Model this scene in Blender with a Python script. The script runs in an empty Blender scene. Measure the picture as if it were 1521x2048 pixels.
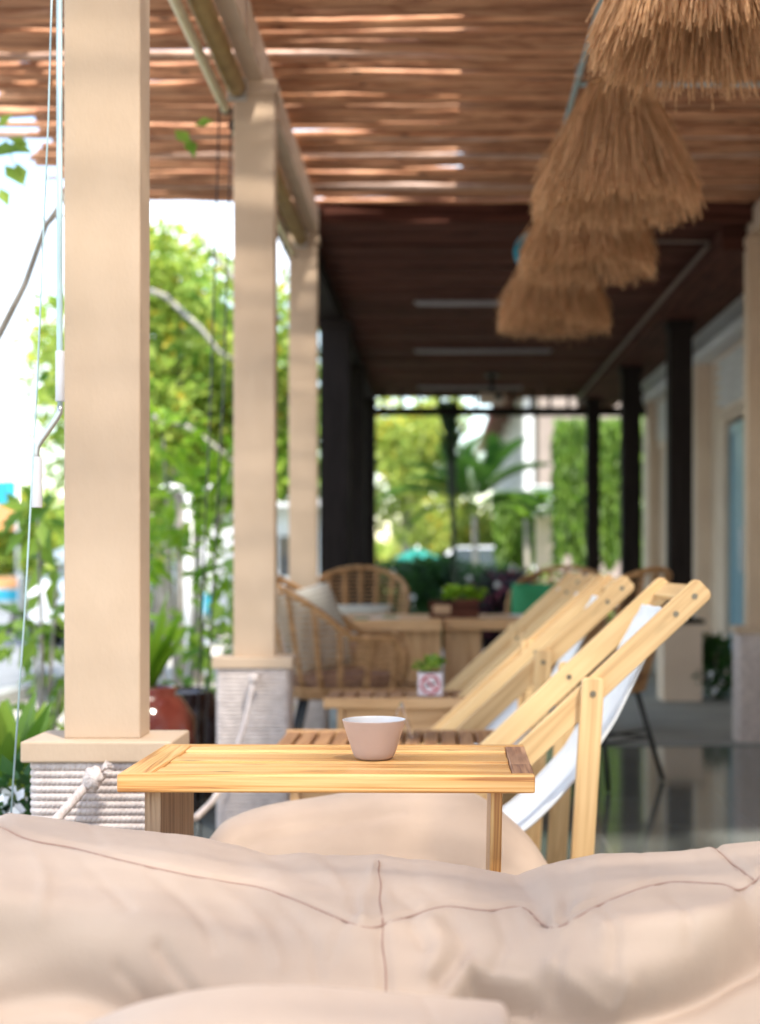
import bpy, math, random
import numpy as np
from mathutils import Vector, Matrix

S = bpy.context.scene
COL = S.collection
R = math.radians
rng = random.Random(7)

# ------------------------------------------------------------------ camera
FPX, VX, VY, EYE = 2844.0, 875.0, 1125.0, 1.0       # focal length and vanishing point in photo pixels, eye height
cam_d = bpy.data.cameras.new('camera'); cam = bpy.data.objects.new('camera', cam_d); COL.objects.link(cam)
cam.location = (0, 0, EYE); cam.rotation_euler = (R(90), 0, 0)
cam_d.lens = 50; cam_d.sensor_width = 36; cam_d.sensor_fit = 'AUTO'
cam_d.shift_x = -(VX - 760.5) / 2048; cam_d.shift_y = (VY - 1024) / 2048
cam_d.clip_start = 0.05; cam_d.clip_end = 600
cam_d.dof.use_dof = True; cam_d.dof.focus_distance = 2.29; cam_d.dof.aperture_fstop = 3.0
S.camera = cam

# ------------------------------------------------------------------ light
SUN = Vector((0.30, -0.48, 1.0)).normalized()
w = bpy.data.worlds.new('World'); S.world = w; w.use_nodes = True
nt = w.node_tree; nt.nodes.clear()
out = nt.nodes.new('ShaderNodeOutputWorld'); bg = nt.nodes.new('ShaderNodeBackground')
sky = nt.nodes.new('ShaderNodeTexSky'); sky.sky_type = 'NISHITA'; sky.sun_disc = False
sky.sun_elevation = math.asin(SUN.z); sky.sun_rotation = math.atan2(SUN.x, SUN.y)
sky.air_density = 1.25; sky.dust_density = 0.3; sky.ozone_density = 1.6
tc = nt.nodes.new('ShaderNodeTexCoord'); mp = nt.nodes.new('ShaderNodeMapping'); mp.inputs['Scale'].default_value = (1, 1, 3.0)
nz = nt.nodes.new('ShaderNodeTexNoise'); nz.inputs['Scale'].default_value = 2.2; nz.inputs['Detail'].default_value = 6
rmp = nt.nodes.new('ShaderNodeValToRGB'); rmp.color_ramp.elements[0].position = 0.44; rmp.color_ramp.elements[1].position = 0.68
mx = nt.nodes.new('ShaderNodeMix'); mx.data_type = 'RGBA'
mx.inputs[7].default_value = (6.0, 6.3, 6.8, 1)
nt.links.new(tc.outputs['Generated'], mp.inputs['Vector']); nt.links.new(mp.outputs['Vector'], nz.inputs['Vector'])
nt.links.new(nz.outputs['Fac'], rmp.inputs['Fac']); nt.links.new(rmp.outputs['Color'], mx.inputs[0])
nt.links.new(sky.outputs['Color'], mx.inputs[6]); nt.links.new(mx.outputs[2], bg.inputs['Color'])
bg.inputs['Strength'].default_value = 0.15
nt.links.new(bg.outputs['Background'], out.inputs['Surface'])

sd = bpy.data.lights.new('sun', 'SUN'); sd.energy = 3.3; sd.angle = R(4.0); sd.color = (1.0, 0.94, 0.85)
so = bpy.data.objects.new('sun', sd); COL.objects.link(so); so.rotation_euler = (-SUN).to_track_quat('-Z', 'Y').to_euler(); so.location = (3, -5, 12)

S.view_settings.view_transform = 'Standard'; S.view_settings.look = 'None'
S.view_settings.exposure = 1.66; S.view_settings.gamma = 1.0
S.render.engine = 'CYCLES'
S.cycles.max_bounces = 8; S.cycles.diffuse_bounces = 5; S.cycles.transparent_max_bounces = 8
S.cycles.use_denoising = True; S.cycles.sample_clamp_indirect = 6

def W(px, py, Y):
    return Vector(((px - VX) * Y / FPX, Y, EYE - (py - VY) * Y / FPX))

# ------------------------------------------------------------------ materials
def newmat(name):
    m = bpy.data.materials.new(name); m.use_nodes = True
    n = m.node_tree; b = n.nodes['Principled BSDF']; return m, n, b

def L(n, a, b): n.links.new(a, b)

def mottled(name, c1, c2, scale=8, rough=0.6, bump=0.0, bscale=60, stretch=(1, 1, 1), coord='Object', spec=0.4, detail=5, metal=0, lo=.35, hi=.65, coat=0):
    m, n, b = newmat(name)
    t = n.nodes.new('ShaderNodeTexCoord'); p = n.nodes.new('ShaderNodeMapping'); p.inputs['Scale'].default_value = stretch
    z = n.nodes.new('ShaderNodeTexNoise'); z.inputs['Scale'].default_value = scale; z.inputs['Detail'].default_value = detail
    r = n.nodes.new('ShaderNodeValToRGB'); r.color_ramp.elements[0].color = (*c1, 1); r.color_ramp.elements[1].color = (*c2, 1)
    r.color_ramp.elements[0].position = lo; r.color_ramp.elements[1].position = hi
    L(n, t.outputs[coord], p.inputs['Vector']); L(n, p.outputs['Vector'], z.inputs['Vector']); L(n, z.outputs['Fac'], r.inputs['Fac'])
    L(n, r.outputs['Color'], b.inputs['Base Color'])
    b.inputs['Roughness'].default_value = rough; b.inputs['Specular IOR Level'].default_value = spec; b.inputs['Metallic'].default_value = metal
    b.inputs['Coat Weight'].default_value = coat
    if bump:
        z2 = n.nodes.new('ShaderNodeTexNoise'); z2.inputs['Scale'].default_value = bscale; z2.inputs['Detail'].default_value = 4
        bp = n.nodes.new('ShaderNodeBump'); bp.inputs['Strength'].default_value = bump; bp.inputs['Distance'].default_value = 0.01
        L(n, p.outputs['Vector'], z2.inputs['Vector']); L(n, z2.outputs['Fac'], bp.inputs['Height']); L(n, bp.outputs['Normal'], b.inputs['Normal'])
    return m

def wood(name, dark, mid, light, rough=0.45, ring=26, knots=0.0, along=1.2, bump=0.06, coat=0.0, island=0.25):
    """Grain in UV space: u runs along the board in metres, v across it."""
    m, n, b = newmat(name)
    uv = n.nodes.new('ShaderNodeTexCoord')
    p = n.nodes.new('ShaderNodeMapping'); p.inputs['Scale'].default_value = (along, ring, 1)
    oi = n.nodes.new('ShaderNodeObjectInfo'); z = n.nodes.new('ShaderNodeTexNoise'); z.inputs['Scale'].default_value = 1.6; z.inputs['Detail'].default_value = 3; z.inputs['Distortion'].default_value = 0.6
    p2 = n.nodes.new('ShaderNodeMapping'); p2.inputs['Scale'].default_value = (along * 2, ring * 7, 1)
    z2 = n.nodes.new('ShaderNodeTexNoise'); z2.inputs['Scale'].default_value = 2.2; z2.inputs['Detail'].default_value = 4
    L(n, uv.outputs['UV'], p.inputs['Vector']); L(n, uv.outputs['UV'], p2.inputs['Vector'])
    L(n, p.outputs['Vector'], z.inputs['Vector']); L(n, p2.outputs['Vector'], z2.inputs['Vector'])
    # growth rings: sawtooth of the stretched noise
    mu = n.nodes.new('ShaderNodeMath'); mu.operation = 'MULTIPLY'; mu.inputs[1].default_value = 7.0
    fr = n.nodes.new('ShaderNodeMath'); fr.operation = 'PINGPONG'; fr.inputs[1].default_value = 1.0
    L(n, z.outputs['Fac'], mu.inputs[0]); L(n, mu.outputs[0], fr.inputs[0])
    ad = n.nodes.new('ShaderNodeMath'); ad.operation = 'MULTIPLY_ADD'; ad.inputs[1].default_value = 0.6
    L(n, fr.outputs[0], ad.inputs[0])
    m2 = n.nodes.new('ShaderNodeMath'); m2.operation = 'MULTIPLY'; m2.inputs[1].default_value = 0.5
    L(n, z2.outputs['Fac'], m2.inputs[0]); L(n, m2.outputs[0], ad.inputs[2])
    r = n.nodes.new('ShaderNodeValToRGB'); e = r.color_ramp.elements
    e[0].position = 0.15; e[0].color = (*dark, 1); e[1].position = 0.85; e[1].color = (*light, 1)
    k = e.new(0.42); k.color = (*mid, 1)
    L(n, ad.outputs[0], r.inputs['Fac'])
    g = n.nodes.new('ShaderNodeNewGeometry'); mr = n.nodes.new('ShaderNodeMapRange')
    mr.inputs['To Min'].default_value = 1 - island; mr.inputs['To Max'].default_value = 1 + island * .5
    av = n.nodes.new('ShaderNodeMath'); av.operation = 'MULTIPLY_ADD'; av.inputs[1].default_value = .5; hf = n.nodes.new('ShaderNodeMath'); hf.operation = 'MULTIPLY'; hf.inputs[1].default_value = .5
    L(n, oi.outputs['Random'], hf.inputs[0]); L(n, g.outputs['Random Per Island'], av.inputs[0]); L(n, hf.outputs[0], av.inputs[2]); L(n, av.outputs[0], mr.inputs['Value'])
    hs = n.nodes.new('ShaderNodeHueSaturation'); L(n, r.outputs['Color'], hs.inputs['Color']); L(n, mr.outputs['Result'], hs.inputs['Value'])
    last = hs.outputs['Color']
    if knots:
        v = n.nodes.new('ShaderNodeTexVoronoi'); v.inputs['Scale'].default_value = 1.0
        p3 = n.nodes.new('ShaderNodeMapping'); p3.inputs['Scale'].default_value = (5, 16, 1)
        L(n, uv.outputs['UV'], p3.inputs['Vector']); L(n, p3.outputs['Vector'], v.inputs['Vector'])
        kr = n.nodes.new('ShaderNodeValToRGB'); kr.color_ramp.elements[0].position = 0.03; kr.color_ramp.elements[1].position = 0.16
        kr.color_ramp.elements[0].color = (1 - knots,) * 3 + (1,); kr.color_ramp.elements[1].color = (1, 1, 1, 1)
        L(n, v.outputs['Distance'], kr.inputs['Fac'])
        mm = n.nodes.new('ShaderNodeMix'); mm.data_type = 'RGBA'; mm.blend_type = 'MULTIPLY'; mm.inputs[0].default_value = 1
        L(n, last, mm.inputs[6]); L(n, kr.outputs['Color'], mm.inputs[7]); last = mm.outputs[2]
    L(n, last, b.inputs['Base Color'])
    b.inputs['Roughness'].default_value = rough; b.inputs['Coat Weight'].default_value = coat; b.inputs['Coat Roughness'].default_value = 0.25
    bp = n.nodes.new('ShaderNodeBump'); bp.inputs['Strength'].default_value = bump; bp.inputs['Distance'].default_value = 0.004
    L(n, ad.outputs[0], bp.inputs['Height']); L(n, bp.outputs['Normal'], b.inputs['Normal'])
    return m

def leafmat(name, dark, light, trans=0.45, accent=None, rough=0.45):
    m, n, b = newmat(name); o = n.nodes['Material Output']
    g = n.nodes.new('ShaderNodeNewGeometry'); r = n.nodes.new('ShaderNodeValToRGB'); e = r.color_ramp.elements
    e[0].color = (*dark, 1); e[1].color = (*light, 1); e[1].position = .9
    if accent:
        k = e.new(0.945); k.color = (*accent, 1)
    L(n, g.outputs['Random Per Island'], r.inputs['Fac']); L(n, r.outputs['Color'], b.inputs['Base Color'])
    b.inputs['Roughness'].default_value = rough; b.inputs['Specular IOR Level'].default_value = 0.35
    t = n.nodes.new('ShaderNodeBsdfTranslucent'); L(n, r.outputs['Color'], t.inputs['Color'])
    x = n.nodes.new('ShaderNodeMixShader'); x.inputs[0].default_value = trans
    L(n, b.outputs[0], x.inputs[1]); L(n, t.outputs[0], x.inputs[2]); L(n, x.outputs[0], o.inputs['Surface'])
    return m

def plain(name, c, rough=0.5, metal=0, spec=0.5, coat=0):
    return mottled(name, tuple(v * .93 for v in c), tuple(min(1, v * 1.05) for v in c), 14, rough, 0, metal=metal, spec=spec, coat=coat)

M = {}
M['tan'] = mottled('tan_paint', (.495, .362, .248), (.555, .412, .288), 7, .55, .10, 130, (1, 1, .5), spec=.3, detail=9)
M['rope'] = mottled('rope_fibre', (.56, .48, .44), (.70, .61, .56), 40, .9, .5, 300, spec=.15)
def rope_mat():
    m = M['rope']; n = m.node_tree; b = n.nodes['Principled BSDF']
    t = n.nodes.new('ShaderNodeTexCoord'); sp = n.nodes.new('ShaderNodeSeparateXYZ'); L(n, t.outputs['UV'], sp.inputs[0])
    a = n.nodes.new('ShaderNodeMath'); a.operation = 'MULTIPLY'; a.inputs[1].default_value = 2 * math.pi / .0105; L(n, sp.outputs['X'], a.inputs[0])
    c = n.nodes.new('ShaderNodeMath'); c.operation = 'MULTIPLY_ADD'; c.inputs[1].default_value = 2 * math.pi / .0161; L(n, sp.outputs['Y'], c.inputs[0]); L(n, a.outputs[0], c.inputs[2])
    d = n.nodes.new('ShaderNodeMath'); d.operation = 'SINE'; L(n, c.outputs[0], d.inputs[0])
    e = n.nodes.new('ShaderNodeMath'); e.operation = 'ABSOLUTE'; L(n, d.outputs[0], e.inputs[0])
    bp = n.nodes.new('ShaderNodeBump'); bp.inputs['Strength'].default_value = .35; bp.inputs['Distance'].default_value = .002
    L(n, e.outputs[0], bp.inputs['Height']); L(n, bp.outputs['Normal'], b.inputs['Normal'])
rope_mat()
M['pine'] = wood('pine_board', (.30, .085, .018), (.68, .33, .095), (.84, .52, .21), .38, 46, .6, .8, .08, .15, .16)
M['beech'] = wood('beech_board', (.58, .335, .14), (.74, .475, .215), (.81, .55, .265), .42, 26, .25, .9, .05, .1, .14)
M['worn'] = wood('worn_board', (.16, .075, .045), (.34, .17, .09), (.48, .27, .15), .6, 22, .0, 1.6, .15, 0, .2)
M['weathered'] = wood('weathered_board', (.22, .13, .07), (.40, .25, .14), (.55, .37, .22), .65, 40, 0, 1.2, .2, 0, .15)
M['slat'] = wood('slat_board', (.24, .095, .04), (.42, .19, .075), (.52, .27, .115), .5, 22, .0, 1.2, .08, .05, .3)
M['dining'] = wood('dining_board', (.46, .24, .10), (.60, .34, .15), (.68, .41, .20), .5, 14, .3, .8, .06, 0, .1)
M['pole'] = wood('bark_pole', (.25, .10, .045), (.46, .205, .098), (.62, .32, .165), .75, 7, .9, 1.6, .35, 0, .62)
M['pole_pale'] = wood('peeled_pole', (.34, .19, .12), (.50, .32, .22), (.62, .43, .33), .7, 7, .5, 1.6, .3, 0, .3)
M['darkwood'] = wood('dark_board', (.034, .011, .007), (.074, .026, .017), (.115, .044, .029), .75, 16, .2, 1.0, .1, 0, .35); M['darkwood'].node_tree.nodes['Principled BSDF'].inputs['Specular IOR Level'].default_value = .08
M['blackwood'] = wood('black_board', (.011, .008, .0065), (.017, .0125, .011), (.024, .018, .016), .7, 16, .1, 1.0, .1, 0, .1); M['blackwood'].node_tree.nodes['Principled BSDF'].inputs['Specular IOR Level'].default_value = .1
M['straw'] = mottled('straw', (.30, .145, .055), (.50, .27, .11), 25, .8, .0, stretch=(1, 1, .2), spec=.2)
M['strand'] = leafmat('straw_strand', (.50, .265, .115), (.92, .59, .32), .3, rough=.7)
M['wicker'] = mottled('wicker', (.30, .155, .06), (.50, .28, .125), 30, .55, .2, 200, spec=.3)
M['leather'] = None
M['white_cloth'] = mottled('white_canvas', (.70, .71, .71), (.78, .79, .79), 20, .85, .15, 400, spec=.2)
M['black_metal'] = plain('black_metal', (.012, .012, .013), .4)
M['steel'] = plain('steel', (.55, .56, .55), .35, .9)
M['bolt'] = plain('bolt_steel', (.22, .18, .13), .35, .9)
M['pale_green_metal'] = plain('pale_green_metal', (.42, .56, .57), .4, .2)
M['white_plastic'] = plain('white_plastic', (.66, .66, .68), .4)
M['dull_tube'] = plain('dull_tube', (.34, .31, .30), .5)
M['dull_brown'] = plain('dull_brown', (.16, .115, .085), .6)
M['olive_pvc'] = mottled('olive_canvas', (.30, .19, .065), (.42, .28, .10), 12, .55, .1, 80)
M['cream_metal'] = plain('cream_metal', (.62, .52, .32), .4)
M['ceramic'] = mottled('ceramic_pink', (.44, .325, .275), (.49, .365, .31), 9, .42, .02, 200)
M['glaze'] = mottled('ceramic_white', (.62, .585, .56), (.66, .625, .60), 9, .3)
M['terracotta'] = mottled('terracotta', (.33, .12, .07), (.46, .19, .11), 8, .5, .1)
M['glazed_red'] = mottled('glazed_red', (.095, .018, .012), (.19, .042, .027), 4, .12, .05, 20, coat=.6)
M['glazed_dark'] = plain('glazed_dark', (.02, .008, .008), .15)
M['door_blue'] = plain('door_blue', (.20, .36, .44), .3)
M['glass_dark'] = plain('glass_dark', (.05, .07, .075), .06, 0, .7)
M['wall_cream'] = mottled('wall_cream', (.66, .52, .40), (.72, .58, .45), 3, .7, .08, 60, spec=.25)
M['white_wall'] = mottled('white_wall', (.68, .66, .63), (.76, .74, .71), 3, .7, .05, 60)
M['roof_red'] = mottled('roof_red', (.20, .06, .045), (.30, .10, .07), 4, .7, .3, 40)
M['teal'] = plain('teal_cloth', (.015, .22, .18), .6)
M['cyan'] = plain('cyan_sign', (.03, .38, .52), .5)
M['orange'] = plain('orange_sign', (.75, .35, .14), .5)
M['white'] = plain('white_paint', (.78, .78, .78), .35, coat=.3)
M['carglass'] = plain('car_glass', (.03, .04, .05), .05)
M['rubber'] = plain('rubber', (.02, .02, .02), .8)
M['red_ink'] = plain('red_ink', (.55, .03, .05), .5)
M['paper'] = plain('paper', (.80, .70, .72), .6)
M['trunk'] = mottled('bark_grey', (.22, .19, .15), (.42, .38, .32), 12, .85, .5, 40, (1, 1, .4))
M['branch'] = mottled('bark_pale', (.24, .215, .18), (.38, .35, .31), 12, .8, .3, 40)
M['palm_stem'] = mottled('palm_stem', (.02, .035, .018), (.05, .07, .035), 10, .7, .2, 40)
M['soil'] = mottled('soil', (.03, .02, .015), (.06, .04, .03), 40, .95, .6, 60)
M['pink_cushion'] = mottled('mauve_cloth', (.23, .125, .10), (.30, .17, .135), 20, .9, .2, 300)
M['green_cloth'] = plain('green_cloth', (.02, .20, .07), .8)
M['roof_sheet'] = mottled('roof_sheet', (.055, .025, .015), (.11, .05, .03), 6, .8, .2, 40, (1, 8, 1))
M['leaf_tree'] = leafmat('leaf_yellow_green', (.14, .28, .03), (.54, .62, .12), .55, (.70, .55, .06))
M['leaf_mid'] = leafmat('leaf_mid_green', (.08, .20, .02), (.36, .52, .07), .45)
M['leaf_far'] = leafmat('leaf_far', (.24, .34, .05), (.56, .62, .14), .5, (.60, .42, .03))
M['leaf_dark'] = leafmat('leaf_dark', (.016, .055, .014), (.06, .16, .035), .35)
M['leaf_purple'] = leafmat('leaf_purple', (.018, .008, .012), (.05, .02, .03), .2, (.50, .10, .16))
M['leaf_bright'] = leafmat('leaf_bright', (.12, .29, .015), (.32, .50, .035), .5)
M['leaf_palm'] = leafmat('leaf_palm', (.022, .085, .014), (.10, .21, .03), .4)
M['leaf_vine'] = leafmat('leaf_vine', (.08, .18, .015), (.20, .32, .04), .4)
M['villa'] = mottled('villa_wall', (.28, .22, .18), (.34, .27, .22), 2, .8, .1, 30)
M['petal'] = plain('petal_white', (.8, .8, .78), .6)

def leather():
    m, n, b = newmat('beige_leather')
    t = n.nodes.new('ShaderNodeTexCoord')
    z = n.nodes.new('ShaderNodeTexNoise'); z.inputs['Scale'].default_value = 5; z.inputs['Detail'].default_value = 6
    r = n.nodes.new('ShaderNodeValToRGB'); r.color_ramp.elements[0].color = (.455, .335, .25, 1); r.color_ramp.elements[1].color = (.525, .395, .298, 1)
    r.color_ramp.elements[0].position = .35; r.color_ramp.elements[1].position = .65
    L(n, t.outputs['Object'], z.inputs['Vector']); L(n, z.outputs['Fac'], r.inputs['Fac']); L(n, r.outputs['Color'], b.inputs['Base Color'])
    v = n.nodes.new('ShaderNodeTexVoronoi'); v.inputs['Scale'].default_value = 420
    z2 = n.nodes.new('ShaderNodeTexNoise'); z2.inputs['Scale'].default_value = 26; z2.inputs['Detail'].default_value = 4
    L(n, t.outputs['Object'], v.inputs['Vector']); L(n, t.outputs['Object'], z2.inputs['Vector'])
    b1 = n.nodes.new('ShaderNodeBump'); b1.inputs['Strength'].default_value = .12; b1.inputs['Distance'].default_value = .001
    b2 = n.nodes.new('ShaderNodeBump'); b2.inputs['Strength'].default_value = .14; b2.inputs['Distance'].default_value = .008
    L(n, v.outputs['Distance'], b1.inputs['Height']); L(n, z2.outputs['Fac'], b2.inputs['Height'])
    L(n, b1.outputs['Normal'], b2.inputs['Normal']); L(n, b2.outputs['Normal'], b.inputs['Normal'])
    b.inputs['Roughness'].default_value = .62; b.inputs['Specular IOR Level'].default_value = .25
    b.inputs['Sheen Weight'].default_value = .1
    return m
M['leather'] = leather()
M['seam'] = plain('seam_thread', (.34, .20, .15), .7)

def striped(name, c1, c2, scale, axis='Z'):
    m, n, b = newmat(name)
    t = n.nodes.new('ShaderNodeTexCoord'); wv = n.nodes.new('ShaderNodeTexWave'); wv.bands_direction = axis
    wv.inputs['Scale'].default_value = scale; wv.inputs['Distortion'].default_value = 1.2; wv.inputs['Detail'].default_value = 2
    r = n.nodes.new('ShaderNodeValToRGB'); r.color_ramp.elements[0].color = (*c1, 1); r.color_ramp.elements[1].color = (*c2, 1)
    L(n, t.outputs['Object'], wv.inputs['Vector']); L(n, wv.outputs['Fac'], r.inputs['Fac']); L(n, r.outputs['Color'], b.inputs['Base Color'])
    b.inputs['Roughness'].default_value = .9
    return m
M['pillow'] = striped('striped_linen', (.36, .33, .27), (.62, .60, .52), 14)

def floor_mat():
    m, n, b = newmat('polished_tile')
    t = n.nodes.new('ShaderNodeTexCoord')
    br = n.nodes.new('ShaderNodeTexBrick'); br.offset = 0; br.inputs['Scale'].default_value = 1
    br.inputs['Brick Width'].default_value = .6; br.inputs['Row Height'].default_value = .6; br.inputs['Mortar Size'].default_value = .004
    br.inputs['Color1'].default_value = (.145, .160, .148, 1); br.inputs['Color2'].default_value = (.175, .188, .174, 1); br.inputs['Mortar'].default_value = (.27, .27, .25, 1)
    z = n.nodes.new('ShaderNodeTexNoise'); z.inputs['Scale'].default_value = 3; z.inputs['Detail'].default_value = 6
    mr = n.nodes.new('ShaderNodeMapRange'); mr.inputs['To Min'].default_value = .045; mr.inputs['To Max'].default_value = .13
    L(n, t.outputs['Object'], br.inputs['Vector']); L(n, t.outputs['Object'], z.inputs['Vector']); L(n, z.outputs['Fac'], mr.inputs['Value'])
    L(n, br.outputs['Color'], b.inputs['Base Color']); L(n, mr.outputs['Result'], b.inputs['Roughness'])
    b.inputs['Specular IOR Level'].default_value = .8
    bp = n.nodes.new('ShaderNodeBump'); bp.inputs['Strength'].default_value = .02; bp.inputs['Distance'].default_value = .01
    z2 = n.nodes.new('ShaderNodeTexNoise'); z2.inputs['Scale'].default_value = 5
    L(n, t.outputs['Object'], z2.inputs['Vector']); L(n, z2.outputs['Fac'], bp.inputs['Height']); L(n, bp.outputs['Normal'], b.inputs['Normal'])
    return m
M['tile'] = floor_mat()
M['concrete'] = mottled('concrete', (.26, .26, .235), (.34, .34, .31), 2, .7, .1, 50)
M['paving'] = mottled('paving', (.34, .31, .27), (.44, .41, .36), 1.2, .85, .2, 30)
M['asphalt'] = mottled('asphalt', (.16, .165, .17), (.22, .225, .23), 1.5, .85, .2, 80)
M['grassland'] = mottled('lawn', (.05, .10, .02), (.10, .17, .03), 3, .9, .3, 40)

# ------------------------------------------------------------------ mesh building
class MB:
    def __init__(s): s.v = []; s.f = []; s.uv = []; s.smooth = []
    def face(s, idx, uvs=None, smooth=False):
        s.f.append(tuple(idx)); s.uv.append(uvs or [(0, 0)] * len(idx)); s.smooth.append(smooth)
    def board(s, a, b, w, t, up=(0, 0, 1), taper=1.0):
        """A board from a to b; w = size along the side axis, t = size along the up axis."""
        a, b = Vector(a), Vector(b); d = b - a; ln = d.length; d.normalize(); up = Vector(up)
        side = d.cross(up)
        if side.length < 1e-5: side = d.cross(Vector((1, 0, 0)))
        side.normalize(); u2 = side.cross(d).normalized()
        i = len(s.v); ou, ov = rng.random() * 20, rng.random() * 20
        for p, k in ((a, 1.0), (b, taper)):
            for sx, sz in ((-1, -1), (1, -1), (1, 1), (-1, 1)):
                s.v.append(p + side * (sx * w * k / 2) + u2 * (sz * t * k / 2))
        per = [0, w, w + t, 2 * w + t, 2 * w + 2 * t]
        for k in range(4):
            k2 = (k + 1) % 4
            s.face((i + k, i + k2, i + 4 + k2, i + 4 + k), [(ou, ov + per[k]), (ou, ov + per[k + 1]), (ou + ln, ov + per[k + 1]), (ou + ln, ov + per[k])])
        s.face((i + 3, i + 2, i + 1, i), [(ou + x * .02, ov + y) for x, y in ((0, t), (w, t), (w, 0), (0, 0))])
        s.face((i + 4, i + 5, i + 6, i + 7), [(ou + x * .02, ov + y) for x, y in ((0, 0), (w, 0), (w, t), (0, t))])
        return s
    def box(s, x0, x1, y0, y1, z0, z1, axis=None):
        dx, dy, dz = x1 - x0, y1 - y0, z1 - z0
        ax = axis or max((dx, 'x'), (dy, 'y'), (dz, 'z'))[1]
        cx, cy, cz = (x0 + x1) / 2, (y0 + y1) / 2, (z0 + z1) / 2
        if ax == 'x': return s.board((x0, cy, cz), (x1, cy, cz), dy, dz, (0, 0, 1))
        if ax == 'y': return s.board((cx, y0, cz), (cx, y1, cz), dx, dz, (0, 0, 1))
        return s.board((cx, cy, z0), (cx, cy, z1), dx, dy, (0, 1, 0))
    def tube(s, pts, r, n=8, cap=True, twist=0, lobes=0, lobe_amp=0, closed=False):
        pts = [Vector(p) for p in pts]; m = len(pts)
        rad = r if isinstance(r, (list, tuple)) else [r] * m
        i0 = len(s.v); ou, ov = rng.random() * 20, rng.random() * 20; acc = 0; us = []
        prev = None
        for k in range(m):
            if closed: d = pts[(k + 1) % m] - pts[k - 1]
            else: d = pts[min(k + 1, m - 1)] - pts[max(k - 1, 0)]
            d.normalize()
            if prev is None:
                ref = Vector((0, 0, 1)) if abs(d.z) < .9 else Vector((1, 0, 0))
                a = d.cross(ref).normalized()
            else:
                a = (prev - d * prev.dot(d)).normalized()
            prev = a; b = d.cross(a)
            if k: acc += (pts[k] - pts[k - 1]).length
            us.append(acc)
            for j in range(n):
                th = 2 * math.pi * j / n
                rr = rad[k] * (1 + lobe_amp * math.cos(lobes * (th + twist * acc))) if lobes else rad[k]
                s.v.append(pts[k] + a * (rr * math.cos(th)) + b * (rr * math.sin(th)))
        rng_m = m if closed else m - 1
        for k in range(rng_m):
            k2 = (k + 1) % m; u1 = us[k]; u2 = us[k2] if k2 else acc
            for j in range(n):
                j2 = (j + 1) % n; v1 = ov + 2 * math.pi * rad[k] * j / n; v2 = ov + 2 * math.pi * rad[k] * (j + 1) / n
                s.face((i0 + k * n + j, i0 + k * n + j2, i0 + k2 * n + j2, i0 + k2 * n + j),
                       [(ou + u1, v1), (ou + u1, v2), (ou + u2, v2), (ou + u2, v1)], n > 4)
        if cap and not closed and n > 2:
            s.face([i0 + j for j in reversed(range(n))]); s.face([i0 + (m - 1) * n + j for j in range(n)])
        return s
    def lathe(s, prof, n=40, c=(0, 0, 0), cap=False):
        i0 = len(s.v); c = Vector(c)
        for r, z in prof:
            for j in range(n):
                a = 2 * math.pi * j / n; s.v.append(c + Vector((r * math.cos(a), r * math.sin(a), z)))
        for k in range(len(prof) - 1):
            for j in range(n):
                j2 = (j + 1) % n; s.face((i0 + k * n + j, i0 + k * n + j2, i0 + (k + 1) * n + j2, i0 + (k + 1) * n + j), None, True)
        if cap and prof[0][0] > 1e-4: s.face([i0 + j for j in reversed(range(n))])
        if cap and prof[-1][0] > 1e-4: s.face([i0 + (len(prof) - 1) * n + j for j in range(n)])
        return s
    def grid(s, P, close_u=False, smooth=True):
        """P: rows of points."""
        i0 = len(s.v); nr, nc = len(P), len(P[0])
        for row in P: s.v.extend(Vector(p) for p in row)
        for a in range(nr - 1):
            for b in range(nc - (0 if close_u else 1)):
                b2 = (b + 1) % nc
                s.face((i0 + a * nc + b, i0 + a * nc + b2, i0 + (a + 1) * nc + b2, i0 + (a + 1) * nc + b),
                       [(a / nr, b / nc), (a / nr, b2 / nc), ((a + 1) / nr, b2 / nc), ((a + 1) / nr, b / nc)], smooth)
        return s
    def ball(s, c, rx, ry, rz, nu=16, nv=10, e=1.0):
        P = []
        for a in range(nv + 1):
            t = math.pi * a / nv; row = []
            for b in range(nu):
                p = 2 * math.pi * b / nu
                row.append(Vector(c) + Vector((rx * math.sin(t) * math.cos(p), ry * math.sin(t) * math.sin(p), rz * math.cos(t))))
            P.append(row)
        return s.grid(P, True)
    def leaf(s, p, d, size, wid=.45, fold=.25, nrm=None):
        d = Vector(d).normalized(); nrm = Vector(nrm) if nrm is not None else Vector((rng.gauss(0, .6), rng.gauss(0, .6), 1))
        sd = d.cross(nrm)
        if sd.length < 1e-4: sd = d.cross(Vector((1, .3, 0)))
        sd.normalize(); up = sd.cross(d); p = Vector(p); i = len(s.v)
        m = p + d * size * .45
        s.v += [p, m + sd * size * wid * .5 + up * size * fold * .3, p + d * size, m - sd * size * wid * .5 + up * size * fold * .3]
        s.face((i, i + 1, i + 2), None); s.face((i, i + 2, i + 3), None)
    def build(s, name, mat, parent=None, bevel=0, seg=2, smooth=None, loc=None):
        me = bpy.data.meshes.new(name); me.from_pydata([tuple(v) for v in s.v], [], s.f)
        ul = me.uv_layers.new(name='UVMap'); flat = [c for f in s.uv for u in f for c in u]
        ul.data.foreach_set('uv', flat)
        me.polygons.foreach_set('use_smooth', s.smooth if smooth is None else [smooth] * len(s.f))
        me.materials.append(mat); me.update()
        o = bpy.data.objects.new(name, me); COL.objects.link(o)
        if parent: o.parent = parent
        if loc is not None: o.location = loc
        if bevel:
            b = o.modifiers.new('bevel', 'BEVEL'); b.width = bevel; b.segments = seg; b.limit_method = 'ANGLE'; b.angle_limit = R(40)
        return o

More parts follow.
